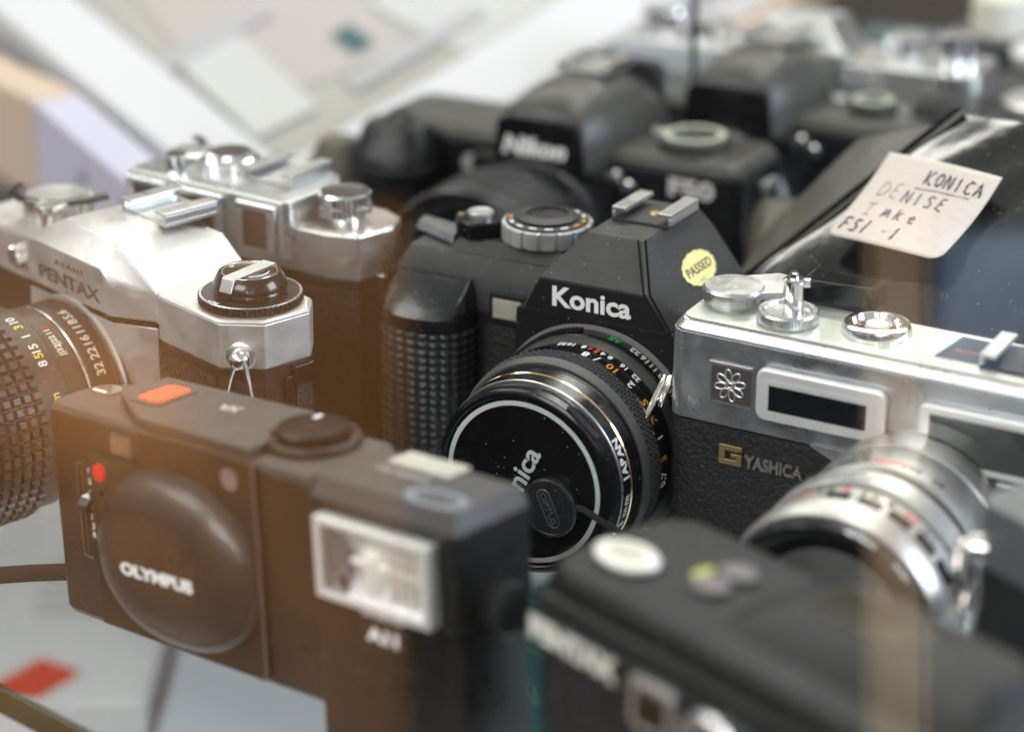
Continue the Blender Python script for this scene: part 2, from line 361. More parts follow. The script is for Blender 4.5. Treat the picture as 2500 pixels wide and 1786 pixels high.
    # prism housing
    part('mirror_housing', MB().hull([(43.5, -8.6, 63.9), (95.6, -8.6, 63.9), (43.5, 0, 63.9), (95.6, 0, 63.9), (39, -6.5, .6), (100, -6.5, .6), (39, 0, .6), (100, 0, .6)]), black, t, .5)
    pr = part('prism_cover', MB().hull([(45.3, -9.2, 64), (93.8, -9.2, 64), (51.4, -9.4, 74.9), (86.4, -9.4, 74.9), (60.6, 3.4, 86.3), (78.6, 3.4, 86.3),
              (60.6, 41, 86.1), (78.6, 41, 86.1), (82, 45, 80), (56, 45, 80), (46, 46, 64), (93.8, 46, 64)]), blackd, t, .55)
    part('name_plate', MB().prism([(46.6, 64.6), (92.6, 64.6), (86.3, 74.3), (51.7, 74.3)], 'y', -9.62, -9.1), black, pr, .1)
    # inset line round the right roof panel
    part('seam', MB().tube([(77.2, 3.0, 86.55), (85.3, -9.55, 75.3), (86.2, -9.7, 74.3), (93.3, -9.5, 64.4)], .28, 6).tube([(78.9, 4.6, 86.35), (86.9, -8.2, 74.7), (94.1, -8.6, 64.3)], .28, 6), gloss, pr, 0)
    text('Konica', 6.1, white, t, (56.0, -9.68, 67.0), (1, 0, 0), (0, 0, 1), .24, width=25.6, ext=.05)
    sh = shoe(t, 71.3, 17, 86.25, 19.5, 19, satin2, blackd)
    part('contact', MB().lathe([(0, 0), (1.7, 0), (1.5, .4), (0, .4)], (71.5, 26, 87.2), (0, 0, 1), 32), gold, sh, 0)
    # sticker on the right roof panel
    n = Vector((.825, 0, .566)); u = Vector((0, 1, 0)); v = n.cross(u)*-1
    if v.z < 0: v = -v
    c = Vector((87.3, 23.6, 73.6))
    c = c-n*((c-Vector((93.8, 0, 64))).dot(n))+n*.12
    ud = (v*.8+u*-.12); 
    mb = MB(); A = []; B = []
    rng = random.Random(3)
    for k in range(60):
        a = 2*math.pi*k/60; rr = 1+.025*math.sin(a*15)
        p = c+u*math.cos(a)*10.2*rr+v*math.sin(a)*5.2*rr
        A.append(mb.bm.verts.new(p)); B.append(mb.bm.verts.new(p+n*.12))
    mb.bm.faces.new(A); mb.bm.faces.new(B[::-1])
    for k in range(60): mb.bm.faces.new((A[k], B[k], B[(k+1) % 60], A[(k+1) % 60]))
    st = part('sticker', mb, mat('yellow_paper', (.85, .76, .32), .6, var=.12, var_scale=300), t, 0)
    st['label'] = 'small oval yellow sticker reading PASSED'
    ink = mat('black_ink', (.03, .03, .04), .6)
    text('PASSED', 2.9, ink, st, c-u*8-v*1.3+n*.13, u, v, .05, width=16, ext=.02)
    text('IMD', 1.8, mat('faint_ink', (.5, .45, .25), .6), st, c-u*3-v*4.6+n*.13, u, v, .0, ext=.02)
    # strap lug side and lens
    cx, cz = 69.7, 29.7
    base = barrel(cx, cz, [(0, -6), (33, -6), (33, -8.5), (31.5, -9), (0, -9)], 'lens_mount', greypl, t)
    ap = barrel(cx, cz, [(20, -8), (31.2, -8.6), (31.4, -9), (31.4, -13.6), (31, -14), (20, -14)], 'aperture_ring', gloss, t, 192)
    def kb(k, i, r):
        return 0
    mb = MB()
    for k in range(22):   # raised ribs on the aperture ring, left part
        a = R(-62+k*2.6); mb.box(-.45, .45, -13.6, -9.2, 0, 1.0, Matrix.Translation((cx+31.2*math.sin(a), 0, cz+31.2*math.cos(a))) @ Matrix.Rotation(a, 4, 'Y'))
    part('ribs', mb, plastic, ap, .15)
    ring_text([('AE', 14, green), ('22', 26.5), ('16', 33), ('11', 39.5), ('8', 45.5), ('5.6', 52), ('4', 58), ('2.8', 64.5)], cx, cz, 31.4, -9.7, 2.4, ap, white, .09)
    gr = barrel(cx, cz, [(20, -14), (31.0, -14.05), (30.1, -17.6), (20, -17.6)], 'grey_ring', greyband, t, 128)
    df = barrel(cx, cz, [(20, -17.6), (30.0, -17.62), (30.2, -18), (30.2, -21.2), (29.9, -21.6), (20, -21.6)], 'depth_scale_ring', gloss, t, 128)
    ring_text([('22', -10), ('16', -4.5), ('8', 3.5), ('4', 7.6, red), ('4', 15.5), ('8', 20), ('16', 29), ('22', 38)], cx, cz, 30.2, -18.4, 2.1, df, white, .08)
    mb = MB()
    for a0, w_, m_ in ((11.6, .55, 0),): mb.box(-w_, w_, -21.0, -18.1, 0, .12, Matrix.Translation((cx+30.2*math.sin(R(a0)), 0, cz+30.2*math.cos(R(a0)))) @ Matrix.Rotation(R(a0), 4, 'Y'))
    part('index_mark', mb, red, df, 0)
    fs = barrel(cx, cz, [(20, -21.6), (30.5, -21.62), (30.7, -22), (30.7, -27.2), (20, -27.3)], 'distance_ring', gloss, t, 128)
    ring_text([('8', 9.5), ('/', 16.5), ('10', 26, orange), ('2', 39.5), ('5', 51.5, orange), ('7', 62, orange), ('1', 72), ('3', 84, orange), ('0.7', 96)], cx, cz, 30.7, -23.2, 3.0, fs, white, .09)
    # diamond rubber
    mb = MB(); N = 96; rows = 3
    for j in range(rows*2-1+1):
        for i in range(N):
            if j == rows*2-1: continue
            a = 2*math.pi*(i+(.5 if j % 2 else 0))/N; y = -28.4-j*1.05
            def pt(da, dy, h): aa = a+da; return (cx+(31.0+h)*math.sin(aa), y+dy, cz+(31.0+h)*math.cos(aa))
            da = math.pi/N; top_ = mb.bm.verts.new(pt(0, 0, .75)); c4 = [mb.bm.verts.new(pt(*q_)) for q_ in ((da, 0, 0), (0, 1.05, 0), (-da, 0, 0), (0, -1.05, 0))]
            for q_ in range(4): mb.bm.faces.new((top_, c4[q_], c4[(q_+1) % 4]))
    barrel(cx, cz, [(20, -27.3), (31, -27.32), (31, -33.7), (20, -33.7)], 'grip_core', rubber, t, 128)
    gp = part('focus_grip', mb, rubber, t, 0, angle=5)
    barrel(cx, cz, [(20, -33.7), (31.2, -33.72), (31.2, -34.2), (30.2, -36.4), (20, -36.5)], 'grey_ring', greyband, t, 128)
    barrel(cx, cz, [(20, -36.5), (29.6, -36.52), (29.6, -37.2), (29.2, -37.4), (28.9, -41.6), (20, -41.6)], 'front_barrel', gloss, t, 128)
    barrel(cx, cz, [(20, -41.6), (29.05, -41.62), (29.25, -42), (29.05, -42.5), (20, -42.5)], 'bright_ring', copper, t, 128)
    fb = barrel(cx, cz, [(20, -42.5), (28.8, -42.52), (28.6, -46.2), (20, -46.2)], 'filter_ring', gloss, t, 128)
    # reads upwards on the right-hand side of the barrel
    L = [(ch, 82-5.3*k) for k, ch in enumerate('JAPAN')]
    ring_text(L+[('5', 116), ('5', 110.6), ('m', 102.5), ('m', 95)], cx, cz, 28.72, -43.0, 3.0, fb, white, .12)
    barrel(cx, cz, [(20, -46.2), (28.5, -46.22), (28.6, -46.5), (28.5, -46.9), (20, -46.9)], 'silver_line', satin2, t, 128)
    cp = barrel(cx, cz, [(0, -46.9), (28.0, -46.92), (28.1, -47.4), (28.1, -48.6), (27.7, -48.9), (27.6, -51.6), (26.6, -52.45), (25.6, -52.5), (25.3, -52.2), (0, -52.2)], 'lens_cap', gloss, t, 240,
                lambda k, i, r: (-.16 if i % 2 else 0) if k in (2, 3) else 0, angle=40)
    part('ring', MB().lathe([(22.9, 0), (24.3, 0), (24.3, .12), (22.9, .12), (22.9, 0)], (cx, -52.2, cz), (0, -1, 0), 128), ringwhite, cp, 0)
    for a in (40, 220):
        part('latch', MB().box(-6, 6, -.2, .25, -1.2, 1.2, Matrix.Translation((cx+27.6*math.sin(R(a)), -50.3, cz+27.6*math.cos(R(a)))) @ Matrix.Rotation(R(a), 4, 'Y') @ Matrix.Rotation(R(90), 4, 'X')), plastic, cp, .2)
    text('Konica', 6.0, ringwhite, cp, (64.9, -52.26, 16.7), (.42, 0, .907), (-.907, 0, .42), .16, width=25)
    # leash button glued to the cap, with its cord
    bx, bz = 79.2, 24.7
    lb = barrel(bx, bz, [(0, -52.25), (8.6, -52.25), (8.7, -53), (8.7, -54.6), (8.3, -55.1), (7.9, -55), (7.7, -54.75), (0, -54.75)], 'leash_button', mat('leash_rubber', (.02, .022, .024), .3, 0, ('noise', 1500, .2), dust=.8), t, 72)
    ax = Vector((.42, 0, -.907)); ay = Vector((.907, 0, .42))   # long axis leans down to the right
    pts = []
    for k in range(13): a = R(90+180*k/12); pts.append(Vector((bx, -54.85, bz))+ax*(-3.9+1.9*math.cos(a))+ay*(1.9*math.sin(a)))
    for k in range(13): a = R(-90+180*k/12); pts.append(Vector((bx, -54.85, bz))+ax*(3.9+1.9*math.cos(a))+ay*(1.9*math.sin(a)))
    part('raised_outline', MB().tube(pts, .26, 6, True), mat('rubber_edge_glint', (.07, .1, .13), .25), lb, 0)  # bluish glints on outline and letters are put into this edge colour
    text('OPTUS', 2.0, mat('rubber_edge_glint', (.07, .1, .13), .25), lb, Vector((bx, -54.8, bz))-ax*5-ay*1.0, ax, ay, .1, width=10, ext=.14)
    crd = mat('woven_black_cord', (.02, .02, .021), .75, 0, ('noise', 2600, 1.))
    cordp = [(86.5, -53.6, 26.6), (90, -54, 26.4), (94, -53, 24), (99, -51, 20.8), (104, -49, 17.8), (110, -46, 15.6), (118, -41, 14.5), (126, -36, 12), (132, -30, 8)]
    part('cord', MB().tube(cordp, .95, 8), crd, lb, 0)
    return t
konica()
# ------------------------------------------------------------------ black compact with domed cover and flash
def compact():
    t = thing('compact_camera', 'small black camera with domed sliding cover, orange release and square flash at its end', 'camera',
              (-125.57, 641.42, 0), -40.62, -1.36, -3.29)
    P = mat('compact_black_plastic', (.013, .012, .011), .3, 0, ('noise', 2600, .22), dust=.5, coat=.15)
    PT = mat('compact_lit_top_plastic', (.05, .046, .042), .42, 0, ('noise', 2600, .3), dust=.7)  # paler copy of the body plastic, with the light on top in its colour
    out = [(0, 3.5), (0, 12), (1.5, 17), (5.5, 22), (11, 26), (18, 28.5), (30, 31), (101.9, 31), (101.9, 0), (3.2, 0), (1, 1)]
    sh = lambda o, d: [(51+(x-51)*(1-d/51), 15+(y-15)*(1-d/15)) for x, y in o]
    mb = MB().prism(sh(out, .8), 'z', .3, 2, out); mb2 = MB().prism(out, 'z', 2.02, 59.5)
    part('base', mb, P, t, .2); part('body', mb2, P, t, .5)
    part('top_plate', MB().prism(out, 'z', 59.55, 61.6, sh(out, 1.)), PT, t, .5)
    top2 = [(19, 11), (38, .4), (79.5, .4), (79.5, 9), (74, 14), (74, 31), (19, 28.3)]
    tp = part('raised_top', MB().prism(top2, 'z', 61.62, 64.5), PT, t, .7)
    lathe_part('rewind_knob', [(0, 0), (12.6, 0), (12.6, 1.6), (12, 2.2), (11.2, 2.2), (10.9, 1.4), (0, 1.4)], (84.5, 19, 61.7), (0, 0, 1), P, t, 72, bevel=.15)
    k = lathe_part('rewind_crank', [(0, 0), (9.8, 0), (9.8, 2.6), (9.2, 3.2), (6, 3.0), (0, 3.3)], (84.5, 19, 63.2), (0, 0, 1), gloss, t, 64)
    part('mark', MB().box(80, 81.4, 23.2, 26, 66.2, 66.5), white, k, .1)
    # orange-red release and its recess
    part('release_frame', MB().prism(rrect(24.2, 36.8, 8.2, 25, 3), 'z', 64.52, 64.85), PT, tp, .1)
    part('release', MB().prism(rrect(26.2, 35.4, 10, 23.2, 2.4), 'z', 64.87, 65.2), redbtn, tp, .2)
    text('XA', 3.3, mat('silver_lettering', (.6, .58, .55), .35, .4), tp, (56.5, 21.5, 64.53), (-1, -.15, 0), (.1, -1, 0), .25, ext=.03)
    # frame counter
    fw = part('counter_window', MB().prism(ell(7.8, 16.0, 4.6, 3.8, 40), 'z', 61.62, 62.0), mat('smoky_window', (.1, .085, .07), .08, coat=.6), t, .1)
    part('pointer', MB().box(4.6, 9.8, 13.4, 14.3, 62.02, 62.2, None), white, fw, 0)
    # finder window, aperture slider
    w = part('finder_window_frame', MB().prism(rrect(27, 35.2, 52.4, 58.2, .6, 3), 'y', -.5, .1), mat('mauve_plastic', (.12, .1, .1), .3), t, .15)
    part('finder_glass', MB().box(28.6, 34.2, -.62, -.52, 53.2, 57.3), mat('finder_glass', (.09, .075, .075), .08, coat=.5), w, .05)
    s = part('aperture_slot', MB().tube([(11.6, -.1, 20), (11.6, -.1, 46), (12, -.1, 46.6), (14, -.1, 46.6)], .2, 6).tube([(11.6, -.1, 20), (12.2, -.1, 19.4), (15, -.1, 19.2)], .2, 6).tube([(13.5, -.1, 20.5), (13.5, -.1, 46)], .12, 6), mat('slot_edge', (.16, .13, .1), .3), t, 0)
    part('slider_tab', MB().hull([(12.4, -.1, 32.6), (16.6, -.1, 32.6), (12.4, -.1, 37), (16.6, -.1, 37), (12.6, -1.8, 33), (16.4, -1.8, 33), (12.6, -2.2, 35.2), (16.4, -2.2, 35.2)]), P, s, .15)
    part('pointer', MB().prism([(12.8, 36.9), (15.8, 38.6), (16.2, 36.9)], 'y', -.5, -.12), white, s, 0)
    for ch, z, m_ in (('FL', 44.2, mat('pale_blue_paint', (.3, .4, .55), .5)), ('2', 41.2, ivory), ('-', 38.7, ivory), ('-', 33.7, ivory), ('1', 30.8, ivory), ('2', 28.2, ivory), ('R', 25.6, ivory)):
        text(ch, 1.7, m_, s, (16.0, -.05, z), (1, 0, 0), (0, 0, 1), .08, ext=.02)
    lathe_part('red_lamp', [(0, 0), (2.6, 0), (2.4, .6), (0, 1.2)], (22.2, -1.0, 46), (0, -1, 0), mat('red_lamp_plastic', (.75, .02, .03), .15, coat=.6), t, 32)
    # sliding cover with its dome
    cov = [(18, 1.2), (80.4, 1.2), (82.4, 3.4), (82.4, 61.3), (39, 61.3), (39, 51), (18, 51)]
    c = part('sliding_cover', MB().prism(cov, 'y', -1.0, -.05), P, t, .3)
    part('cover_edge', MB().tube([(82.5, -1.05, 61), (82.5, -1.05, 3.6), (80.5, -1.05, 1.3)], .45, 8), mat('lit_cover_edge', (.13, .1, .1), .3), c, 0)  # light caught by the cover's chamfer, painted as a paler strip
    def dome(u, v):
        a = 2*math.pi*u; rho = v
        cc, ss = math.cos(a), math.sin(a); p = 2.25
        x = 52+30.4*rho*math.copysign(abs(cc)**(2/p), cc); z = 27.8+24.6*rho*math.copysign(abs(ss)**(2/p), ss)
        return (x, -1.0-8.6*(max(0, 1-rho**4.6))**.62, z)
    mb = MB(); 
    V = [[mb.bm.verts.new(dome(i/96, 1-(1-j/26)**1.6 if j < 26 else 1)) for j in range(1, 27)] for i in range(96)]
    cv = mb.bm.verts.new((52, -9.6, 27.8))
    for i in range(96):
        n_ = (i+1) % 96; mb.bm.faces.new((cv, V[i][0], V[n_][0]))
        for j in range(25): mb.bm.faces.new((V[i][j], V[i][j+1], V[n_][j+1], V[n_][j]))
    dm = part('dome', mb, mat('glossy_dome_plastic', (.028, .024, .022), .33, 0, ('noise', 2200, .06), dust=.4, coat=.3), c, 0, angle=80)
    text('OLYMPUS', 3.3, white, dm, (38.0, -9.62, 24.0), (1, 0, .03), (0, 0, 1), .22, width=28, ext=.08)
    part('distance_disc', MB().prism(ell(73.4, 55.3, 3.1, 3.1, 36), 'y', -1.12, -1.02), mat('mauve_disc', (.2, .16, .16), .35), c, 0)
    # strap
    part('strap', MB().tube([(2, 14, 6), (-4, 14, 6), (-12, 11.5, 4.5), (-18.3, 4.5, 5), (-24.4, -2.5, 5.2), (-34, -14, 5.4), (-50, -30, 5)], 2.6, 12, flat=.5), mat('woven_strap', (.02, .018, .016), .7, 0, ('noise', 2400, 1.)), t, 0)
    # flash unit
    f = part('flash_body', MB().prism([(102.3, 24), (102.3, -.8), (146, -.8), (149.4, 1.5), (150.4, 5), (150.4, 24)], 'z', -8.6, 33).box(102.3, 150.9, -1.4, 26, 33.02, 58), P, t, .8)
    part('flash_top', MB().hull([(x, y, 58.02) for x, y in ((102.3, -1.4), (150.9, -1.4), (150.9, 26), (102.3, 26))]+[(x, y, 62.4) for x, y in ((102.9, 1.4), (149, 1.4), (149, 25), (102.9, 25))]), PT, f, .7)
    mb = MB().box(107.3, 109.6, -5.6, -1.42, 33.6, 54.9).box(142.9, 145.2, -5.6, -1.42, 33.6, 54.9).box(109.62, 142.88, -5.6, -1.42, 33.6, 35.6).box(109.62, 142.88, -5.6, -1.42, 53, 54.9)
    fr = part('flash_frame', mb, mat('bright_frame', (.88, .88, .86), .3, .4), f, .35)
    part('flash_recess', MB().box(109.7, 142.8, -2.2, -1.44, 35.7, 52.9), mat('flash_window_backing', (.7, .68, .63), .25, .4), fr, 0)
    part('panel', MB().box(110, 117.8, -3.4, -2.22, 35.8, 52.8), greypl, fr, .1)
    lathe_part('screw', [(0, 0), (2.1, 0), (2, .9), (0, 1.5)], (114.2, -3.42, 39.6), (0, -1, 0), chrome, fr, 32)
    # reflector: a curved trough with a tube and prismatic bars
    def trough(u, v):
        a = (v-.5)*2; return (118.2+u*24.4, -2.3-3.1*(a*a)**.9, 44.3+a*8.5)
    part('reflector', MB().grid(trough, 18, 20), mat('reflector_metal', (.97, .96, .94), .3, .8, ('noise', 400, .4), var=.03, var_scale=200), fr, 0)
    mb = MB().tube([(119, -3.4, 45.2), (143, -3.4, 45.2)], 1.1, 12)
    part('flash_tube', mb, mat('frosted_tube', (.85, .83, .78), .15, coat=.6), fr, 0)
    mb = MB()
    for k in range(4): mb.box(131.5+k*3, 133.4+k*3, -4.6, -3.9, 36.5+k*.3, 52.4)
    part('lens_bars', mb, mat('clear_bars', (.8, .78, .72), .1, .3, ('noise', 400, .3)), fr, .5)
    cm = mat('reflector_core', (.95, .95, .9), .2, .3)
    part('reflector_core', MB().hull([(121, -2.6, 50), (130, -2.6, 50), (125.5, -5.2, 46), (124, -4.6, 38), (128, -4.6, 38), (121, -2.6, 36.4), (130, -2.6, 36.4)]), cm, fr, .3)
    bx = part('name_box', MB().prism(rrect(118.6, 135.2, 22.4, 33, 1.2, 4), 'y', -2.0, -.82), P, f, .25)
    text('ELECTRONIC FLASH', 1.2, white, bx, (119.6, -2.05, 30.6), (1, 0, 0), (0, 0, 1), .06, width=13.6, ext=.03)
    text('A11', 3.4, white, bx, (120.6, -2.05, 24.4), (1, 0, 0), (0, 0, 1), .3, width=10.6, ext=.03)
    part('pale_plate', MB().prism(rrect(111.5, 132, 17.6, 26.4, .5, 3), 'z', 62.42, 62.9), mat('pale_label_plate', (.5, .47, .4), .5, bump=('noise', 800, .5), var=.3, var_scale=300), f, .1)
    text('OLYMPUS', 1.7, mat('grey_lettering', (.4, .38, .35), .4), f, (111.5, 13.2, 62.45), (1, 0, 0), (0, 1, 0), .12, width=17.5, ext=.03)
    mb = MB()
    for k in range(16):
        a = 2*math.pi*k/16; mb.box(-.9, .9, -1.2, 1.2, 0, .12, Matrix.Translation((138.4+8.3*math.cos(a), 6.3+4.0*math.sin(a), 62.43)))
    part('scale_ring', mb, mat('grey_blue_print', (.28, .31, .36), .5), f, 0)
    lathe_part('clamp_knob', [(0, 0), (6.4, 0), (6.6, .8), (6.6, 5), (5.8, 5.8), (3, 5.4), (0, 5.6)], (150.9, 11.5, 36), (1, 0, 0), P, f, 80, knurl(.35, 4), bevel=0)
    return t
compact()
# ------------------------------------------------------------------ silver reflex, left
def reflex_silver():
    t = thing('reflex_camera', 'silver-topped reflex camera with black rewind knob and ribbed black lens, cut by left edge', 'camera', (-173.05, 775.3, 0), -47.78, 0, .66)
    octo = [(0, 9), (9, .3), (133.3, .3), (142.9, 9.3), (143.6, 25), (136, 32), (8, 32), (0, 26)]
    part('base_plate', MB().prism(octo, 'z', .2, 5), satin, t, .5)
    part('body', MB().prism([(71+(x-71)*.992, y) for x, y in octo], 'z', 5.02, 59.6), plastic, t, .4)
    part('leatherette', MB().box(97.5, 132, -.15, .28, 6, 56.5), leather, t, .1)
    part('leatherette', MB().hull([(x, y, z) for x, y in ((133, .2), (142.2, 8.9), (142.4, 8.7), (133.2, -.0)) for z in (6, 56)]), leather, t, 0)
    part('leatherette', MB().box(143.05, 143.5, 19.5, 25, 6, 52), leather, t, .05)
    part('door_hinge', MB().box(143.05, 144.3, 15.5, 18, 3, 56), gloss, t, .3)
    part('door_catch', MB().box(142.2, 144.6, 18.3, 25.5, 53, 58.6), gloss, t, .4)
    tp = part('top_plate', MB().prism(octo, 'z', 59.7, 73.2).prism(octo, 'z', 73.2, 74.1, [(71.5+(x-71.5)*.985, 16+(y-16)*.95) for x, y in octo]), satin, t, .5)
    # lens housing below the prism (silver)
    part('mirror_housing', MB().hull([(46.9, -6.9, 63.6), (90.9, -6.9, 63.6), (104, 0, 63.6), (36, 0, 63.6), (42, -6.9, 0.4), (96, -6.9, .4), (103, 0, .4), (35, 0, .4)]), satin, t, .5)
    part('seam', MB().hull([(46.6, -7.2, 63.65), (91.1, -7.2, 63.65), (104.2, .1, 63.65), (35.7, .1, 63.65), (46.6, -7.2, 64.95), (91.1, -7.2, 64.95), (104.2, .1, 64.95), (35.7, .1, 64.95)]), gloss, t, 0)
    pr = part('prism_cover', MB().hull([(46.6, -7, 65), (91, -7, 65), (86.8, -7.6, 79), (50.5, -7.6, 79), (91.1, -7.15, 74.4), (46.4, -7.15, 74.4), (61, -2, 87), (82.8, -2, 87), (82.4, 18, 86.9), (61, 18, 86.9), (56, 34, 81.5), (91.4, 33.8, 81.6),
              (104.2, .5, 74), (103.8, .5, 65), (34, .5, 65), (34, .5, 74), (100.9, 33.5, 75.6), (42, 33.5, 75.6), (104, 32, 74), (36, 32, 74)]), satin, t, .6)
    text('ASAHI', 1.75, engrave, pr, (61.8, -7.42, 74.2), (1, 0, 0), (0, -.03, 1), .02, width=15, ext=.03, spacing=1.25)
    text('PENTAX', 4.3, engrave, pr, (53.0, -7.28, 68.0), (1, 0, 0), (0, -.03, 1), .12, width=32.2, ext=.04)
    mb = MB()
    for k in range(4): mb.box(71.3+k*1.1-.35, 71.3+k*1.1+.35, 0, 5.5+(1 if k in (1, 2) else 0), 0, .25, Matrix.Translation((0, -6.3, 80.4)) @ Matrix.Rotation(R(55), 4, 'X'))
    part('crest', mb, mat('crest_metal', (.75, .74, .7), .3, .6), pr, .08)
    sh = part('hot_shoe', MB().box(64.5, 87, 16, 35, 86.2, 87.4), satin2, t, .2)
    part('shoe_mount', MB().box(67, 84, 17.5, 33.5, 82, 86.18), plastic, sh, .3)
    for a, b, s_ in ((64.5, 66, 1), (85.6, 87.1, -1)):
        mb = MB().box(a, b, 15.9, 35.1, 87.42, 89.7).box(min(a, b-5.2) if s_ < 0 else a, max(b, a+5.2) if s_ > 0 else b, 15.8, 35.2, 89.72, 90.6)
        part('rail', mb, satin2, sh, .25)
    # rewind knob with film dial
    ox, oy = 125.8, 17.6
    d = lathe_part('dial_plate', [(0, 0), (14.8, 0), (15.2, .3), (15.2, 2.3), (14.9, 2.5), (0, 2.5)], (ox, oy, 74.15), (0, 0, 1), mat('dark_dial_metal', (.035, .03, .03), .3, .4, dust=.5), t, 180,
                   lambda k, i, r: (-.45 if i % 3 == 0 else 0) if 1 <= k <= 4 else 0, angle=25)
    lathe_part('dial_rim', [(14.2, 0), (14.85, 0), (14.7, .2), (14.2, .2), (14.2, 0)], (ox, oy, 76.66), (0, 0, 1), satin2, d, 120)
    text('FILM', 1.5, white, d, (ox+2, oy-12.4, 76.7), (-.97, -.25, 0), (.25, -.97, 0), .06, ext=.02)
    k = lathe_part('rewind_knob', [(0, 0), (10.4, 0), (10.2, 1), (10.6, 1.2), (10.4, 1.8), (10.8, 2.1), (10.8, 2.9), (9.2, 6.1), (8.8, 6.4), (8.3, 6.2), (0, 6.2)], (ox, oy, 76.68), (0, 0, 1), mat('brown_black_metal', (.03, .024, .02), .22, .5, coat=.4), t, 96)
    part('crank_bar', MB().box(-2.3, 2.3, -8.9, 8.8, 0, .35, Matrix.Translation((ox, oy, 82.9)) @ Matrix.Rotation(R(12), 4, 'Z')), satin, k, .08)
    part('crank_end', MB().hull([Matrix.Translation((ox, oy, 0)) @ Matrix.Rotation(R(12), 4, 'Z') @ Vector(p) for p in ((-2.3, -9.2, 83.2), (2.3, -9.2, 83.2), (-2.3, -11.0, 79.3), (2.3, -11.0, 79.3), (-2.3, -8, 79.3), (2.3, -8, 79.3), (-2.3, -8, 83.2), (2.3, -8, 83.2))]), satin2, k, .3)
    part('arrow', MB().tube([(ox+5.6*math.cos(R(a)), oy+5.6*math.sin(R(a)), 82.95) for a in range(-40, 50, 9)], .16, 6), white, k, 0)
    part('knob_ring', MB().tube([(ox+7.9*math.cos(R(a)), oy+7.9*math.sin(R(a)), 82.92) for a in range(0, 360, 8)], .13, 6, True), satin2, k, 0)
    text('R', 1.7, mat('dull_yellow', (.6, .5, .2), .5), k, (ox-5.6, oy-1, 82.92), (-1, .2, 0), (-.2, -1, 0), .08, ext=.02)
    # strap lug on the front chamfer
    n = Vector((.69, -.72, 0)); c = Vector((138.0, 4.5, 63.6))
    lg = lathe_part('strap_lug', [(0, -1), (4.3, -1), (4.3, .2), (3.2, .8), (0, .8)], c, n, satin2, t, 48)
    part('ball', MB().sphere(c+n*2.8, 3.1), chrome, lg, 0)
    e1 = c+n*4.2
    tri = [e1+Vector((-1.6, 1.2, 1.2)), e1+Vector((-4.4, .2, -6)), e1+Vector((-6.6, -.6, -14)), e1+Vector((-4.5, -1, -16)), e1+Vector((4, -.4, -16)), e1+Vector((6, .6, -14)), e1+Vector((3.4, .9, -6)), e1+Vector((.8, 1.4, .6))]
    part('split_ring', MB().tube(tri, .6, 8, True).tube([p+Vector((.9, -.9, .2)) for p in tri], .5, 8, True), chrome, lg, 0)
    # shutter button and speed dial at the far end
    lathe_part('shutter_button', [(0, 0), (3.2, 0), (3.4, 6), (5.2, 7.5), (5.2, 9), (4.6, 9.4), (0, 9)], (36.5, 8.5, 74.2), (0, 0, 1), satin2, t, 48, lambda k, i, r: (-.25 if i % 2 else 0) if k in (3, 4) else 0)
    lathe_part('speed_dial', [(0, 0), (11, 0), (11, 6.6), (10.4, 7), (0, 7)], (24, 19, 74.2), (0, 0, 1), satin2, t, 96, knurl(-.35, 3))
    part('advance_lever', MB().tube([(24+r_*math.cos(R(a)), 19+r_*math.sin(R(a)), 82.5) for a, r_ in ((-150, 13), (-120, 13.5), (-90, 13.5), (-60, 13.5), (-30, 14), (0, 15), (25, 18))], 1.1, 8, flat=1.6), mat('brown_black_metal', (.03, .024, .02), .22), t, 0)
    lathe_part('self_timer', [(0, 0), (3.6, 0), (3.6, 3), (3, 3.4), (0, 3.4)], (31, .3, 67), (0, -1, 0), chrome, t, 48, knurl(-.3, 2))
    # lens
    cx, cz = 69, 36
    B = mat('lens_black', (.018, .016, .015), .36, 0, ('noise', 3000, .2), dust=.5)
    barrel(cx, cz, [(0, -6.9), (29.6, -6.95), (29.2, -7.8), (27.5, -8.4), (0, -8.4)], 'mount_ring', satin2, t)
    ap = barrel(cx, cz, [(15, -8.4), (27.8, -8.45), (28.3, -9), (28.3, -17.8), (28, -18.2), (15, -18.2)], 'aperture_ring', B, t, 128)
    ring_text([('32', 57), ('22', 47), ('16', 37.5), ('11', 29), ('8', 22), ('5.6', 14)], cx, cz, 28.3, -12.2, 3.0, ap, ivory, .1)
    mb = MB()
    for a in (78, 84): mb.box(-.8, .8, -17.6, -11, -.3, 1.3, Matrix.Translation((cx+27.4*math.sin(R(a)), 0, cz+27.4*math.cos(R(a)))) @ Matrix.Rotation(R(a), 4, 'Y'))
    part('ribs', mb, B, ap, .3)
    barrel(cx, cz, [(15, -18.2), (28.2, -18.22), (28.2, -18.9), (15, -19)], 'thin_ring', satin2, t, 128)
    df = barrel(cx, cz, [(15, -19), (28, -19.02), (28.4, -19.6), (28.8, -27), (15, -27)], 'depth_scale_ring', B, t, 128)
    ring_text([('32', 38), ('22', 31), ('11', 25), ('||', 42), ('||', 35), ('|', 21, red)], cx, cz, 28.65, -22.2, 2.0, df, ivory, .06)
    fr = barrel(cx, cz, [(15, -27), (30.0, -27.05), (30.5, -27.6), (30.6, -35.2), (15, -35.3)], 'distance_ring', B, t, 128)
    gy = mat('scale_yellow', (.7, .55, .1), .5)
    ring_text([('m', 66, gy), ('ft', 70.5), ('8', 46), ('15', 36), ('5', 41, gy), ('1', 27), ('3', 19, gy), ('10', 12)], cx, cz, 30.6, -30.2, 2.9, fr, ivory, .08)
    barrel(cx, cz, [(15, -35.3), (31.0, -35.35), (31.0, -72), (30, -74), (29, -74), (28, -70), (0, -68)], 'grip_core', B, t, 96)
    mb = MB()
    N = 58
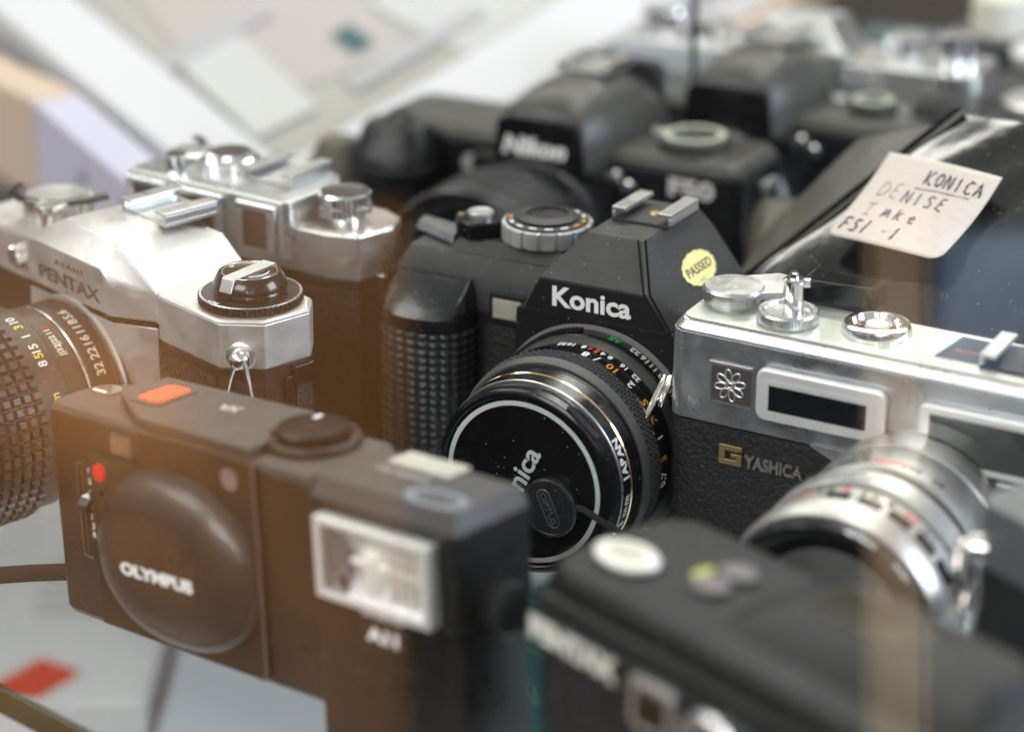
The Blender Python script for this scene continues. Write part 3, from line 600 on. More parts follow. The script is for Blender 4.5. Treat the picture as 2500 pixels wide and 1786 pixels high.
    for j in range(10):
        for i in range(N):
            a = 2*math.pi*(i+(.5 if 0 else 0))/N
            M4 = Matrix.Translation((cx+31.0*math.sin(a), -37.8-j*3.45, cz+31.0*math.cos(a))) @ Matrix.Rotation(a, 4, 'Y')
            w_, h_ = 1.55, 1.55
            lo = [(-w_, -h_), (w_, -h_), (w_, h_), (-w_, h_)]
            A = [mb.bm.verts.new(M4 @ Vector((x, y, -.1))) for x, y in lo]; Bv = [mb.bm.verts.new(M4 @ Vector((x*.6, y*.6, 1.1))) for x, y in lo]
            mb.bm.faces.new(Bv)
            for q_ in range(4): mb.bm.faces.new((A[q_], A[(q_+1) % 4], Bv[(q_+1) % 4], Bv[q_]))
    part('focus_grip', mb, mat('grip_rubber', (.02, .018, .018), .38, 0, dust=.4), t, 0, angle=20)
    return t
reflex_silver()
# ------------------------------------------------------------------ silver rangefinder, right
def rangefinder():
    t = thing('rangefinder_camera', 'silver rangefinder camera with flower badge, gold letter G and silver-ringed lens', 'camera', (42.7, 670.07, 0), -29.01, .6, 1.3)
    rr = lambda x0, x1, y0, y1, r: rrect(x0, x1, y0, y1, r, 6)
    part('base_plate', MB().prism(rr(0, 140, 0, 31, 5), 'z', .2, 6), satin2, t, .5)
    part('body', MB().prism(rr(.7, 139.3, .7, 30.3, 4.6), 'z', 6.02, 46.4), plastic, t, .2)
    part('leatherette', MB().prism(rr(.25, 139.75, .25, 30.7, 5), 'z', 6.6, 45.6), leather, t, .15)
    tp = part('top_cover', MB().prism(rr(0, 140, 0, 31, 5), 'z', 46.45, 72.3), smudged, t, .2)
    part('bright_edge', MB().prism(rr(0, 140, 0, 31, 5), 'z', 72.32, 75.3, rr(2.2, 137.8, 2.2, 29, 4)), satin2, tp, .8)
    deck = part('top_deck', MB().prism(rr(2.6, 137.4, 2.6, 28.6, 3.6), 'z', 75.32, 75.7), mat('dull_top_chrome', (.62, .64, .58), .4, .6, ('noise', 1200, .1), var=.06), tp, .1)
    # the bulge under the windows down to the lens
    part('front_apron', MB().hull([(52, -.9, 46.4), (104, -.9, 46.4), (56, -.9, 41.2), (100, -.9, 41.2), (44, -.9, 46.4), (52, .2, 46.4), (104, .2, 46.4), (56, .2, 41), (100, .2, 41), (44, .2, 46.4), (44, -.9, 47), (108, -.9, 47), (108, .2, 47)]), smudged, t, .3)
    # flower badge
    b = part('badge', MB().box(13, 26, -.7, -.05, 53.2, 65.4), satin2, tp, .15)
    part('badge_field', MB().box(13.9, 26, -.85, -.72, 54.1, 64.6), mat('badge_grey', (.1, .085, .08), .35, .3), b, 0)
    mb = MB()
    for k in range(8):
        a = 2*math.pi*k/8+.2; pts = []
        for j in range(14):
            f = 2*math.pi*j/14; px_, pz_ = 3.0+1.7*math.cos(f), .95*math.sin(f)
            pts.append((19.7+px_*math.cos(a)-pz_*math.sin(a), -.95, 59.3+px_*math.sin(a)+pz_*math.cos(a)))
        mb.tube(pts, .2, 6, True)
    mb.tube([(19.7+.8*math.cos(R(a)), -.95, 59.3+.8*math.sin(R(a))) for a in range(0, 360, 30)], .25, 6, True)
    part('flower_emblem', mb, satin2, b, 0)
    # meter window frame
    f = part('window_frame', MB().prism(rr(28, 66, 51.8, 67.2, 3), 'y', -2.8, -.05), mat('bright_frame', (.88, .88, .86), .3, .4), t, .9)
    part('window', MB().box(32, 60.6, -2.95, -2.82, 55.2, 62.7), darkglass, f, .1)
    part('inner_bevel', MB().prism(rr(30.6, 62.4, 53.7, 64.2, .6), 'y', -2.9, -2.81), mat('bright_frame', (.88, .88, .86), .3, .4), f, .1)
    f2 = part('viewfinder_frame', MB().prism(rr(75, 119, 49.4, 66.5, 2), 'y', -2.6, -.05), mat('bright_frame', (.88, .88, .86), .3, .4), t, .6)
    part('viewfinder_window', MB().box(78.2, 116, -2.8, -2.62, 51.6, 64.3), mat('green_grey_glass', (.05, .06, .055), .06, coat=.6, var=.4), f2, .1)
    # badge G YASHICA
    for p in ((17, 19, 35.2, 41), (19, 23.8, 39.3, 41), (19, 23.8, 35.2, 36.9), (22, 23.8, 36.9, 38.6), (20.6, 23.8, 37.6, 38.6)): pass
    g = part('letter_badge', MB().prism([(17, 35.2), (23.9, 35.2), (23.9, 38.6), (20.6, 38.6), (20.6, 37.6), (22.2, 37.6), (22.2, 36.7), (18.8, 36.7), (18.8, 39.5), (23.9, 39.5), (23.9, 41), (17, 41)], 'y', -.7, .2), gold, t, .12)
    text('YASHICA', 3.7, mat('nickel_lettering', (.6, .56, .5), .3, .8), t, (24.6, .1, 35.4), (1, 0, 0), (0, 0, 1), .16, width=17.6, ext=.5)
    # top controls
    k = lathe_part('shutter_speed_knob', [(0, 0), (7.6, 0), (7.6, .6), (8.6, 1.2), (8.6, 3.4), (8.9, 3.7), (8.9, 4.6), (8.2, 5.4), (0, 5.6)], (11.2, 18.6, 75.75), (0, 0, 1), satin2, t, 64)
    part('wind_lever', MB().hull([(10, 28, 78.4), (15, 14, 78.4), (10, 28, 80.6), (15, 14, 80.6), (27, 22, 78.4), (27, 34, 78.4), (27, 22, 80.6), (27, 34, 80.6), (18, 35, 78.4), (18, 35, 80.6)]), satin, t, .5)
    part('lever_tip', MB().hull([(27.2, 27, 76.6), (27.2, 38, 76.6), (50, 30, 76.6), (50, 38, 76.6), (27.2, 27, 83), (27.2, 38, 83), (49, 30, 83), (49, 38, 83)]), gloss, t, 1.2)
    d = lathe_part('shutter_ring', [(0, 0), (8.2, 0), (8.6, .5), (8.6, 3.2), (8.1, 3.7), (6.6, 3.7), (6.2, 2.9), (0, 2.9)], (30.2, 12.8, 75.75), (0, 0, 1), satin2, t, 120, lambda k, i, r: (-.22 if i % 2 else 0) if 2 <= k <= 3 else 0)
    lathe_part('shutter_button', [(0, 0), (2.9, 0), (2.9, 7.6), (3.1, 8.0), (3.1, 9.4), (2.5, 9.9), (1.3, 9.9), (1.2, 11.4), (0, 11.6)], (31.2, 13.6, 78.7), (0, 0, 1), chrome, d, 48)
    part('lock_lever', MB().tube([(31.2, 13.6, 87.2), (35.2, 15.4, 87.2)], 1.25, 12), chrome, d, 0)
    c = lathe_part('counter_dial', [(0, 0), (9.6, 0), (9.6, 1.2), (9.0, 2.8), (7.6, 3.3), (6.8, 3.2), (6.2, 1.6), (0, 1.4)], (54.6, 17.6, 75.75), (0, 0, 1), chrome, t, 96, lambda k, i, r: (-.2 if i % 2 else 0) if 1 <= k <= 2 else 0)
    lathe_part('counter_hub', [(0, 0), (3.4, 0), (3.0, 1.2), (0, 1.3)], (54.6, 17.6, 77.2), (0, 0, 1), ivory, c, 40)
    mb = MB()
    for k in range(9): a = 2*math.pi*k/9; mb.box(-.7, .7, -.4, .4, 0, .1, Matrix.Translation((54.6+4.9*math.cos(a), 17.6+4.9*math.sin(a), 77.55)))
    part('red_numbers', mb, mat('dull_red_print', (.45, .12, .06), .5), c, 0)
    w = part('meter_window', MB().hull([(74.5, 9, 75.72), (89, 9, 75.72), (89, 25.6, 75.72), (76.5, 25.6, 75.72), (74.5, 9, 76.0), (89, 9, 76.0), (89, 25.6, 76.0), (76.5, 25.6, 76)]), mat('meter_glass', (.12, .13, .14), .12, coat=.5, var=.4, var_scale=120), t, .05)
    text('SLOW', 1.8, mat('dull_red_print', (.45, .12, .06), .5), w, (78, 14.6, 76.02), (1, 0, 0), (0, 1, 0), .08, ext=.02)
    shoe(t, 98, 7, 75.8, 21, 18, satin2, plastic)
    # strap lug on the left end
    lg = part('strap_lug', MB().hull([(-.2, 10, 58), (-.2, 17, 58), (-.2, 11, 64), (-.2, 16, 64), (-3.0, 12, 60), (-3.0, 15.6, 60), (-3.0, 12.4, 63), (-3.0, 15.2, 63)]), satin2, t, .4)
    a1 = [(-4, 7.4, 54.6), (-4.3, 6.4, 52.4), (-4.4, 1.2, 49.2), (-4.6, -1.6, 46.4), (-4.8, -4.4, 45.2), (-5, -5.4, 42.8), (-5, -5.0, 40.6), (-4.6, -3.4, 39.8), (-4.2, -1.4, 41.8), (-4.0, -1.0, 45)]
    wc = mat('warm_chrome', (.85, .78, .68), .12, 1.)
    part('lug_ring', MB().tube(smooth(a1), 1.0, 12), wc, lg, 0)
    part('lug_ring', MB().tube(smooth([(-2.6, 8.4, 54.2), (-2.8, 6.8, 51.2), (-2.8, 3.2, 49.4), (-3.0, 2.4, 46.8)]), 1.0, 12), wc, lg, 0)
    part('lug_ring', MB().tube(smooth([(-4.8, -4.6, 40.2), (-4.4, -1, 37.9), (-4, 2.6, 37.0), (-3.2, 8, 36.4), (-2.4, 12.4, 37.6), (-1.4, 14, 42)]), .7, 10), satin2, lg, 0)
    part('lug_plate', MB().hull([(-1, 8.6, 60), (-1, 17, 60), (-1, 6.6, 52), (-1, 16, 52), (-2.2, 9, 59), (-2.2, 16, 59), (-2.2, 7.4, 53), (-2.2, 15, 53)]), satin2, lg, .5)
    # lens
    cx, cz = 76, 29.8
    Y = mat('lens_satin', (.5, .49, .47), .33, .85)
    barrel(cx, cz, [(0, .2), (27.4, .1), (27.4, -3), (28, -3.6), (28, -12), (27.4, -13), (0, -13)], 'lens_base', Y, t, 128)
    r1 = barrel(cx, cz, [(10, -13), (27.8, -13.05), (28.2, -14), (28.2, -27), (27.4, -28), (10, -28)], 'speed_ring', Y, t, 180)
    ring_text([('500', -40), ('250', -26), ('B', -14), ('AUTO', 0, red), ('30', 14), ('60', 28)], cx, cz, 28.2, -22.5, 2.6, r1, mat('dark_print', (.06, .06, .06), .5), .08)
    barrel(cx, cz, [(10, -28), (26.0, -28.05), (26, -34), (10, -34)], 'dark_ring', gloss, t, 128)
    r2 = barrel(cx, cz, [(10, -34), (29.2, -34.05), (30.0, -35), (30.0, -42), (29.3, -43), (10, -43)], 'bright_ring', satin2, t, 180)
    r3 = barrel(cx, cz, [(10, -43), (27.6, -43.05), (27.6, -44.4), (29.0, -44.5), (29.0, -52.8), (27.6, -52.9), (27.6, -54), (10, -54)], 'aperture_ring', Y, t, 128)
    ring_text([('1.7', -30, red), ('2.8', -18), ('4', -6, red), ('5.6', 6), ('8', 18), ('11', 30, red), ('16', 42)], cx, cz, 29.0, -45, 3.2, r3, mat('dark_print', (.06, .06, .06), .5), .1)
    mb = MB()
    for a in range(-8, 70, 17): mb.box(-3.2, 3.2, -53.4, -48.8, -.3, .25, Matrix.Translation((cx+29*math.sin(R(a)), 0, cz+29*math.cos(R(a)))) @ Matrix.Rotation(R(a), 4, 'Y'))
    part('grey_pads', mb, gloss, r3, .1)
    barrel(cx, cz, [(10, -54), (29.6, -54.05), (30.3, -55), (30.3, -60), (29.8, -61), (29.2, -63.4), (26, -63.5), (10, -62)], 'front_ring', Y, t, 128)
    fb = barrel(cx, cz, [(26, -62), (28.6, -63.4), (28.6, -68), (27.8, -69), (26.4, -68.8), (23, -63.5), (12, -61.5), (0, -61.5)], 'front_rim', gloss, t, 128)
    ring_text([('COLOR', 18), ('LENS', 44)], cx, cz, 28.6, -66.5, 1.8, fb, white, .05)
    part('glass', MB().sphere((cx, -57, cz), 14, (1, .5, 1)), darkglass, t, 0)
    lathe_part('red_index', [(0, 0), (1.4, 0), (1.2, .6), (0, .8)], (cx+28.2*math.sin(R(70)), -22, cz+28.2*math.cos(R(70))), (.94, 0, .34), mat('red_lamp_plastic', (.75, .02, .03), .15), t, 24)
    return t
rangefinder()
# ------------------------------------------------------------------ silver rangefinder behind the left reflex
def rear_rangefinder():
    t = thing('rangefinder_camera', 'silver camera with eight-sided top end and knurled rewind knob, behind the left reflex', 'camera', (-152, 811.5, 0), -36)
    octo = [(34, 8), (43, 0), (118, 0), (128, 3.6), (131.2, 17), (127, 26), (118, 30), (43, 30), (34, 24)]
    part('body', MB().prism([(82+(x-82)*.98, y) for x, y in octo], 'z', .3, 61.4), plastic, t, .4)
    part('leatherette', MB().prism([(82+(x-82)*.985, 15+(y-15)*1.01) for x, y in octo], 'z', 5, 58), leather, t, .2)
    part('door_strip', MB().box(129.4, 131.6, 10.6, 12.8, .3, 62), chrome, t, .4)
    tp = part('top_plate', MB().prism(octo, 'z', 61.45, 76), satin2, t, .9)
    part('raised_housing', MB().prism([(40, -4.4), (104, -4.4), (106, -2), (106, 22), (100, 29), (40, 29)], 'z', 66, 84.6), satin2, tp, .9)
    for x0, x1 in ((44, 54), (62, 78), (90, 99.4)):
        w = part('window_frame', MB().box(x0-3.4, x1+3.4, -6.2, -4.42, 67, 83), chrome, tp, .8)
        part('window', MB().box(x0, x1, -6.4, -6.22, 69, 81), mat('brown_window_glass', (.09, .06, .045), .1, coat=.5, var=.6), w, .1)
    shoe(t, 88, 8, 84.65, 20, 20, satin2, satin)
    k = lathe_part('rewind_knob', [(0, 0), (5, 0), (5, 2), (8.3, 2.4), (8.3, 5), (7.9, 5.2), (7.9, 5.8), (8.3, 6), (8.3, 8.8), (7.6, 9.6), (0, 9.8)], (114.5, 14, 76.05), (0, 0, 1), chrome, t, 72, lambda k, i, r: (-.3 if i % 2 else 0) if k in (3, 4, 7, 8) else 0)
    lathe_part('shutter_dial', [(0, 0), (9.6, 0), (9.6, 3), (8, 3.6), (7, 5), (0, 5)], (66, 16, 84.65), (0, 0, 1), chrome, t, 72, knurl(-.3, 2))
    lathe_part('counter_dial', [(0, 0), (8, 0), (8, 2), (6, 2.6), (0, 2.2)], (49, 17, 84.65), (0, 0, 1), satin2, t, 48)
    lathe_part('shutter_button', [(0, 0), (4, 0), (3.4, 3), (3.4, 5), (0, 5)], (54, 4, 84.65), (0, 0, 1), chrome, t, 32)
    part('wind_lever', MB().tube([(52, 20, 87.6), (46, 25, 87.6), (42, 26, 87.6)], 1.0, 8, flat=1.6), chrome, t, 0)
    barrel(74, 34, [(0, 0), (26, -.05), (26, -8), (24, -9), (24, -20), (22, -22), (20, -22), (18, -18), (0, -18)], 'lens', mat('lens_satin', (.5, .49, .47), .33, .85), t, 96)
    return t
rear_rangefinder()
# ------------------------------------------------------------------ two autofocus reflexes behind the centre
def af_reflex(label, loc, named):
    t = thing('autofocus_camera', label, 'camera', loc, -30)
    W = 148
    bp = mat('soft_black_plastic', (.009, .009, .01), .24, 0, ('noise', 1800, .2), dust=.3, spec=.4)
    tpm = mat('dusty_lit_top_plastic', (.05, .048, .04), .27, 0, ('noise', 1800, .3), dust=.3)  # specks are dust; the paler base paints the light on domes and tops
    part('body', MB().prism(rrect(0, W, 0, 38, 8), 'z', .3, 66), bp, t, 1.)
    tp = part('top_cover', MB().prism(rrect(0, W, 0, 38, 8), 'z', 66.02, 70, rrect(3, W-3, 4, 36, 7)), tpm, t, 1.5)
    # grip
    g = [(x, y) for x, y in ell(16, -7, 17, 15, 28, 2.4)]
    part('grip', MB().prism(g, 'z', 2, 58).prism(g, 'z', 58, 71, [(16+(x-16)*.72, -3+(y+3)*.55) for x, y in g]), bp, t, 2.0, seg=3)
    lathe_part('shutter_button', [(0, 0), (5, 0), (4.6, 1.6), (0, 2)], (16, -5, 71), (0, -.2, 1), gloss, t, 32)
    if named: part('red_stripe', MB().hull([(35.6, -2.4, 37), (38.4, -2.4, 37), (35.6, -2.4, 50), (38.4, -2.4, 50), (35.6, .2, 37), (38.4, .2, 37), (35.6, .2, 50), (38.4, .2, 50)]), red, t, .2)
    # prism with pop-up flash dome
    pts = []
    for y, w_, z0, z1 in ((-12, 17, 64, 80), (-8, 18.5, 64, 86), (6, 22, 64, 90), (28, 24, 64, 90), (42, 23, 64, 86), (50, 20, 64, 80)):
        for a in range(0, 181, 15):
            c, s_ = math.cos(R(a)), math.sin(R(a)); pts.append((77+w_*math.copysign(abs(c)**(.6 if y < 0 else .85), c), y, z0+(z1-z0)*abs(s_)**(.6 if y < 0 else .85)))
    part('prism_cover', MB().hull(pts), tpm, t, 0, angle=50)
    part('prism_front', MB().prism([(60.5, 64.2), (95, 64.2), (94, 79), (91, 82), (64.5, 82), (61.5, 79)], 'y', -14.4, -11), gloss, t, .8)
    if named:
        text('Nikon', 6.3, white, t, (64.2, -14.5, 68.8), (1, 0, 0), (0, 0, 1), .35, width=25, shear=.25)
        text('F50', 6, mat('pale_lettering', (.6, .58, .55), .4), t, (121.5, -.6, 58), (1, 0, 0), (0, 0, 1), .35, width=17)
        part('red_patch', MB().box(116, 128, -1, .2, 44, 51), mat('dull_red_patch', (.35, .04, .05), .4), t, .3)
    part('mount_housing', MB().hull([(48, -8, 63.9), (102, -8, 63.9), (46, 0, 63.9), (104, 0, 63.9), (44, -8, 4), (106, -8, 4), (42, 0, 4), (108, 0, 4)]), bp, t, 1.5)
    s_ = part('hot_shoe', MB().box(67, 87, 20, 40, 90.1, 91.2), satin2, t, .2)
    for x in (66.5, 83.5): part('rail', MB().box(x, x+4, 20, 40, 91.25, 93.6), chrome, s_, .3)
    for x, y, r in (((122, 18, 12.5) if named else (120, 20, 9)),):
        d = lathe_part('mode_dial', [(0, 0), (r, 0), (r, 3.6), (r-1, 4.4), (r-5, 4.4), (r-5.4, 3.4), (0, 3.4)], (x, y, 70.05), (0, 0, 1), tpm, t, 64)
        part('dial_print', MB().lathe([(r-4, 0), (r-1.4, 0), (r-1.4, .1), (r-4, .1), (r-4, 0)], (x, y, 74.46), (0, 0, 1), 48), mat('pale_green_print', (.4, .42, .33), .5), d, 0)
    for x, z in ((103, 62), (108, 59)): lathe_part('glint_stud', [(0, 0), (2.6, 0), (2.2, 1.6), (0, 2)], (x, -4, z), (0, -1, 0), chrome, t, 24)  # chrome studs added to give glints beside the prism
    part('lamp_lens', MB().prism(ell(44, 58, 4, 3.4, 24), 'y', -2.2, -.2), mat('lamp_lens', (.35, .33, .28), .15, coat=.5), t, .4)
    for x, s2 in ((-.5, -1), (W+.5, 1)): part('strap_lug', MB().box(min(x, x+s2*2.4), max(x, x+s2*2.4), 14, 24, 58, 62), satin2, t, .5)
    part('eyepiece', MB().prism(rrect(62, 92, 70, 88, 4), 'y', 50.1, 56), rubber, t, 1.)
    part('lock_button', MB().prism(ell(104, 27, 3, 3, 24), 'z', 70.05, 71.6), satin2, t, .4)
    ln = 52 if named else 16
    barrel(75, 36, [(0, -8), (31, -8.05), (31, -14), (29.5, -15), (29.5, -8-ln*.35), (32, -10-ln*.35), (33, -8-ln+3), (31.5, -8-ln), (28, -8-ln), (24, -8-ln+4), (0, -8-ln+6)], 'lens', bp, t, 96)
    if named:
        mb = MB()
        for k in range(72):
            a = R(k*5); mb.box(-.8, .8, -50, -32, -.4, .6, Matrix.Translation((75+32.4*math.sin(a), 0, 36+32.4*math.cos(a))) @ Matrix.Rotation(a, 4, 'Y'))
        part('zoom_grip', mb, rubber, t, .1)
    return t
af_reflex('black autofocus camera with white lettering and red stripe, behind the sticker camera', (-51, 897, 0), True)
af_reflex('unlettered black camera with domed prism, right behind the one with the red stripe', (17, 937, 0), False)
# ------------------------------------------------------------------ far silver camera
def far_silver():
    t = thing('old_camera', 'old silver-topped camera, farthest and heavily blurred, behind the domed black cameras', 'camera', (40, 968, 0), -27)
    part('body', MB().prism(rrect(0, 145, 0, 32, 6), 'z', .3, 62), leather, t, .5)
    tp = part('top_plate', MB().prism(rrect(0, 145, 0, 32, 6), 'z', 62.02, 80), satin2, t, 1.)
    part('prism_cover', MB().hull([(48, -4, 70), (98, -4, 70), (50, -4, 84), (96, -4, 84), (60, 4, 94), (86, 4, 94), (60, 28, 92), (86, 28, 92), (48, 32, 70), (98, 32, 70)]), satin2, tp, 1.)
    part('meter_grille', MB().prism(rrect(4, 44, -2, -.1, .9), 'z', 66, 78), mat('pale_grille', (.5, .55, .6), .4, bump=('noise', 700, 1)), tp, .3)
    for x, r, h in ((14, 8, 9), (32, 10, 6), (114, 9, 8), (132, 7, 11)):
        lathe_part('knob', [(0, 0), (r, 0), (r, h), (r-1, h+1), (0, h+1)], (x, 16, 80.05), (0, 0, 1), chrome, t, 48, knurl(-.4, 2))
    lathe_part('cable_socket', [(0, 0), (4, 0), (4, 5), (0, 5)], (112, 0, 60), (0, -1, 0), chrome, t, 32)
    barrel(73, 36, [(0, 0), (28, -.1), (28, -10), (26, -22), (23, -22), (0, -18)], 'lens', mat('lens_satin', (.5, .49, .47), .33, .85), t, 64)
far_silver()
w = part('antenna_rod', MB().tube([(77.5, 1068, 0), (73, 1000, 112), (72.5, 985, 135), (72, 975, 160)], 1.5, 10), mat('dark_green_wire', (.01, .03, .035), .4), None, 0)
bpy.data.objects.remove(w)
o = part('stand_rod', MB().tube([(67.5, 915, 6), (67.5, 915, 106), (67.7, 917, 170)], 1.3, 10).prism(ell(67.5, 915, 6, 6, 24), 'z', .2, 6), mat('dark_green_wire', (.01, .03, .035), .4), None, .2)
tag(o, 'thin dark upright rod standing between the two domed black cameras', 'rod')
# ------------------------------------------------------------------ black zipped case with paper note
a = R(-41); e1 = Vector((math.cos(a), math.sin(a), 0)); hh = Vector((math.sin(a), -math.cos(a), 0)); e2 = hh*.863-Vector((0, 0, .505)); C0 = Vector((121.7, 730.2, 85)); nn = Vector((-.3313, -.3811, .863))
fp = lambda s_, t_, h=0.: C0+e1*s_+e2*t_+nn*h
cs = thing('camera_case', 'glossy black zipped camera case with a handwritten paper note stuck on it', 'case', (121.7, 730.2, 0))
inv = Matrix.Translation((-121.7, -730.2, 0))
vin = mat('glossy_black_vinyl', (.006, .0055, .0055), .14, 0, ('noise', 45, .9), coat=.4, dust=.3, var=.3)
vint = mat('dull_lit_vinyl', (.07, .068, .05), .32, 0, ('noise', 70, .9), var=.3, coat=.3)  # olive, paler base paints the light on the case's upward side
def case_face(u, v):
    s0 = -47+33*v; s1 = 88-18*v; s_ = s0+(s1-s0)*u; t_ = 50-98*v
    bulge = 3.5*math.sin(math.pi*min(1, max(0, u)))**.7*math.sin(math.pi*v)**.7+1.1*math.sin(u*9+v*5)*math.sin(v*7)+.3*abs(math.sin(u*13-v*4+1.2*math.sin(v*5)))**2*min(1, 6*u)
    p = fp(s_, t_, bulge-6.2); return inv @ p
part('front_panel', MB().grid(case_face, 60, 50), vin, cs, 0, angle=80)
A = [fp(-47, 50, -6.2), fp(88, 50, -6.2), fp(70, -48, -6.2), fp(-14, -48, -6.2)]
lowp = [Vector((p.x, p.y, .3)) for p in A]
mb = MB().hull([inv @ (p-nn*.5) for p in A]+[inv @ p for p in lowp]); part('back_panel', mb, vin, cs, 2.)
sidep = [A[0], A[3], Vector((118, 822, 84)), Vector((84, 792, 62))]
mb = MB().hull([inv @ (p-nn*1.2-e1*.5) for p in sidep]+[inv @ Vector((p.x, p.y, .3)) for p in sidep]); part('side_panel', mb, vint, cs, 4., seg=3)
rz = MB()
for k in range(70):
    f = k/69; p = A[0].lerp(A[3], f)-e1*.6; M4 = Matrix.Translation(inv @ p) @ Matrix.Rotation(R(-41), 4, 'Z'); rz.box(-1.4, 1.4, -.5, .5, -.8, 1.3, M4)
part('zip', rz, gloss, cs, .1)
part('piping', MB().tube([inv @ (A[0].lerp(A[3], k/20)+nn*.6+e1*1.6) for k in range(21)], .9, 8), vint, cs, 0)
# note
def note(u, v):
    s_ = -20.5+39.5*u+(.6*math.sin(v*4)); t_ = -19+37.5*v
    r_ = 0
    return fp(s_, t_, 1.6+.9*math.sin(u*3+.3)+1.2*(v**3)+.8*(u*v)**3)
mb = MB()
outl = rrect(0, 1, 0, 1, .09, 5)
def inside(u, v): return True
G = [[None]*25 for _ in range(25)]
for i in range(25):
    for j in range(25):
        u, v = i/24, j/24
        # round the two bottom corners
        for cu in (0, 1):
            du = abs(u-cu)
            if v > .9 and du < .1:
                ex, ey = (.1-du)/.1, (v-.9)/.1; d = math.hypot(ex, ey)
                if d > 1: ex /= d; ey /= d; du2 = .1-ex*.1; u = cu+(du2 if cu == 0 else -du2); v = .9+ey*.1
        G[i][j] = mb.bm.verts.new(note(u, v))
for i in range(24):
    for j in range(24): mb.bm.faces.new((G[i][j], G[i+1][j], G[i+1][j+1], G[i][j+1]))
nt = part('paper_note', mb, mat('pinkish_note_paper', (.6, .53, .48), .7, var=.09, bump=('noise', 180, .8), var_scale=60), None, 0, angle=80)
sd = nt.modifiers.new('thickness', 'SOLIDIFY'); sd.thickness = .0003
tag(nt, 'small off-white paper note with handwriting KONICA DENISE stuck on the black case', 'note')
def stroke(paths, m, r=.22):
    mb = MB()
    for pth in paths:
        P = [note((x+20.5)/39.5, (y+19)/37.5)+nn*.35 for x, y in pth]; 
        Q_ = []
        for a_, b_ in zip(P, P[1:]): Q_ += [a_.lerp(b_, f/4)+Vector((.12*math.sin(f*1.7+a_.x), .12*math.cos(f*1.3+a_.y), 0))*(f > 0) for f in range(4)]
        mb.tube(Q_+[P[-1]], r, 6, vary=.35)
    o = part('handwriting', mb, m, nt, 0); return o
GL = {'K': [[(0, 0), (0, 1)], [(.75, 1), (0, .45), (.8, 0)]], 'O': [[(.4, 1), (.05, .7), (.05, .3), (.4, 0), (.75, .3), (.75, .7), (.4, 1)]], 'N': [[(0, 0), (0, 1), (.7, 0), (.7, 1)]],
      'I': [[(.3, 0), (.3, 1)]], 'C': [[(.75, .85), (.4, 1), (.05, .6), (.1, .2), (.4, 0), (.75, .15)]], 'A': [[(0, 0), (.4, 1), (.8, 0)], [(.15, .4), (.65, .4)]],
      'D': [[(0, 0), (.1, 1), (.6, .9), (.85, .5), (.55, .1), (0, 0)]], 'E': [[(.7, 1), (.2, .95), (.15, .55), (.55, .52)], [(.15, .55), (.05, .1), (.7, 0)]],
      'S': [[(.7, .9), (.3, 1), (.1, .7), (.6, .4), (.5, .05), (.05, .05)]], 'T': [[(0, 1), (.8, 1)], [(.4, 1), (.4, 0)], [(.1, 0), (.7, 0)]], 'M': [[(0, 0), (.1, .9), (.3, .2), (.5, .9), (.75, 0)]],
      'k': [[(0, 0), (.1, 1.1)], [(.6, .8), (.1, .4), (.6, 0)]], 'e': [[(.1, .35), (.6, .45), (.4, .75), (.1, .4), (.3, 0), (.7, .1)]], 'F': [[(0, 0), (.1, 1), (.8, 1)], [(.05, .5), (.6, .52)]], '1': [[(.2, 0), (.35, 1)]], '-': [[(.1, .5), (.7, .5)]], ' ': []}
def write(s_, x, y, h, w, m, adv=1.15, r=.22, dy=0.):
    ps = []
    for i, ch in enumerate(s_):
        for pth in GL.get(ch, []): ps.append([(x+i*w*adv+px_*w, y+i*dy-py_*h) for px_, py_ in pth])
    stroke(ps, m, r)
inkd = mat('dark_blue_ink', (.02, .02, .06), .5); inkf = mat('faded_grey_ink', (.28, .25, .25), .5); inkm = mat('grey_blue_ink', (.08, .08, .12), .5)
write('KONICA', -3.0, -9.0, 5.6, 2.75, inkd, 1.22, .3); stroke([[(-4.5, -6.8), (4, -7.4), (13.5, -7.6)]], inkm, .18)
write('DE', -15, -1.0, 6.2, 3.4, inkf, 1.2, .17); write('NISE', -6.0, -.2, 5.0, 3.0, inkm, 1.3, .26)
write('T', -15, 7.4, 5.0, 3.6, inkf, 1.2, .17); write('Mke', -8.4, 7.2, 4.2, 3.2, inkm, 1.4, .26)
write('FS1', -18, 15.2, 5.4, 2.8, inkd, 1.3, .3); write('-', -4.4, 14.6, 4, 2.6, inkf, 1.2, .17); write('1', -.4, 15.4, 5.2, 2.6, inkd, 1.2, .3)
# small dark pouch between case and centre camera
def pouch(name, label, cat, pts, m, loc, bev=6.):
    o = part(name, MB().hull(pts), m, None, bev, seg=4); tag(o, label, cat); return o
pouch('lens_pouch', 'dull dark soft pouch lying between the F50 camera and the black case', 'pouch',
      [(70, 770, .3), (110, 745, .3), (128, 800, .3), (84, 840, .3), (74, 776, 50), (92, 762, 58), (104, 800, 72), (82, 826, 66)], mat('dull_lit_vinyl', (.05, .05, .045), .5), None, 10)
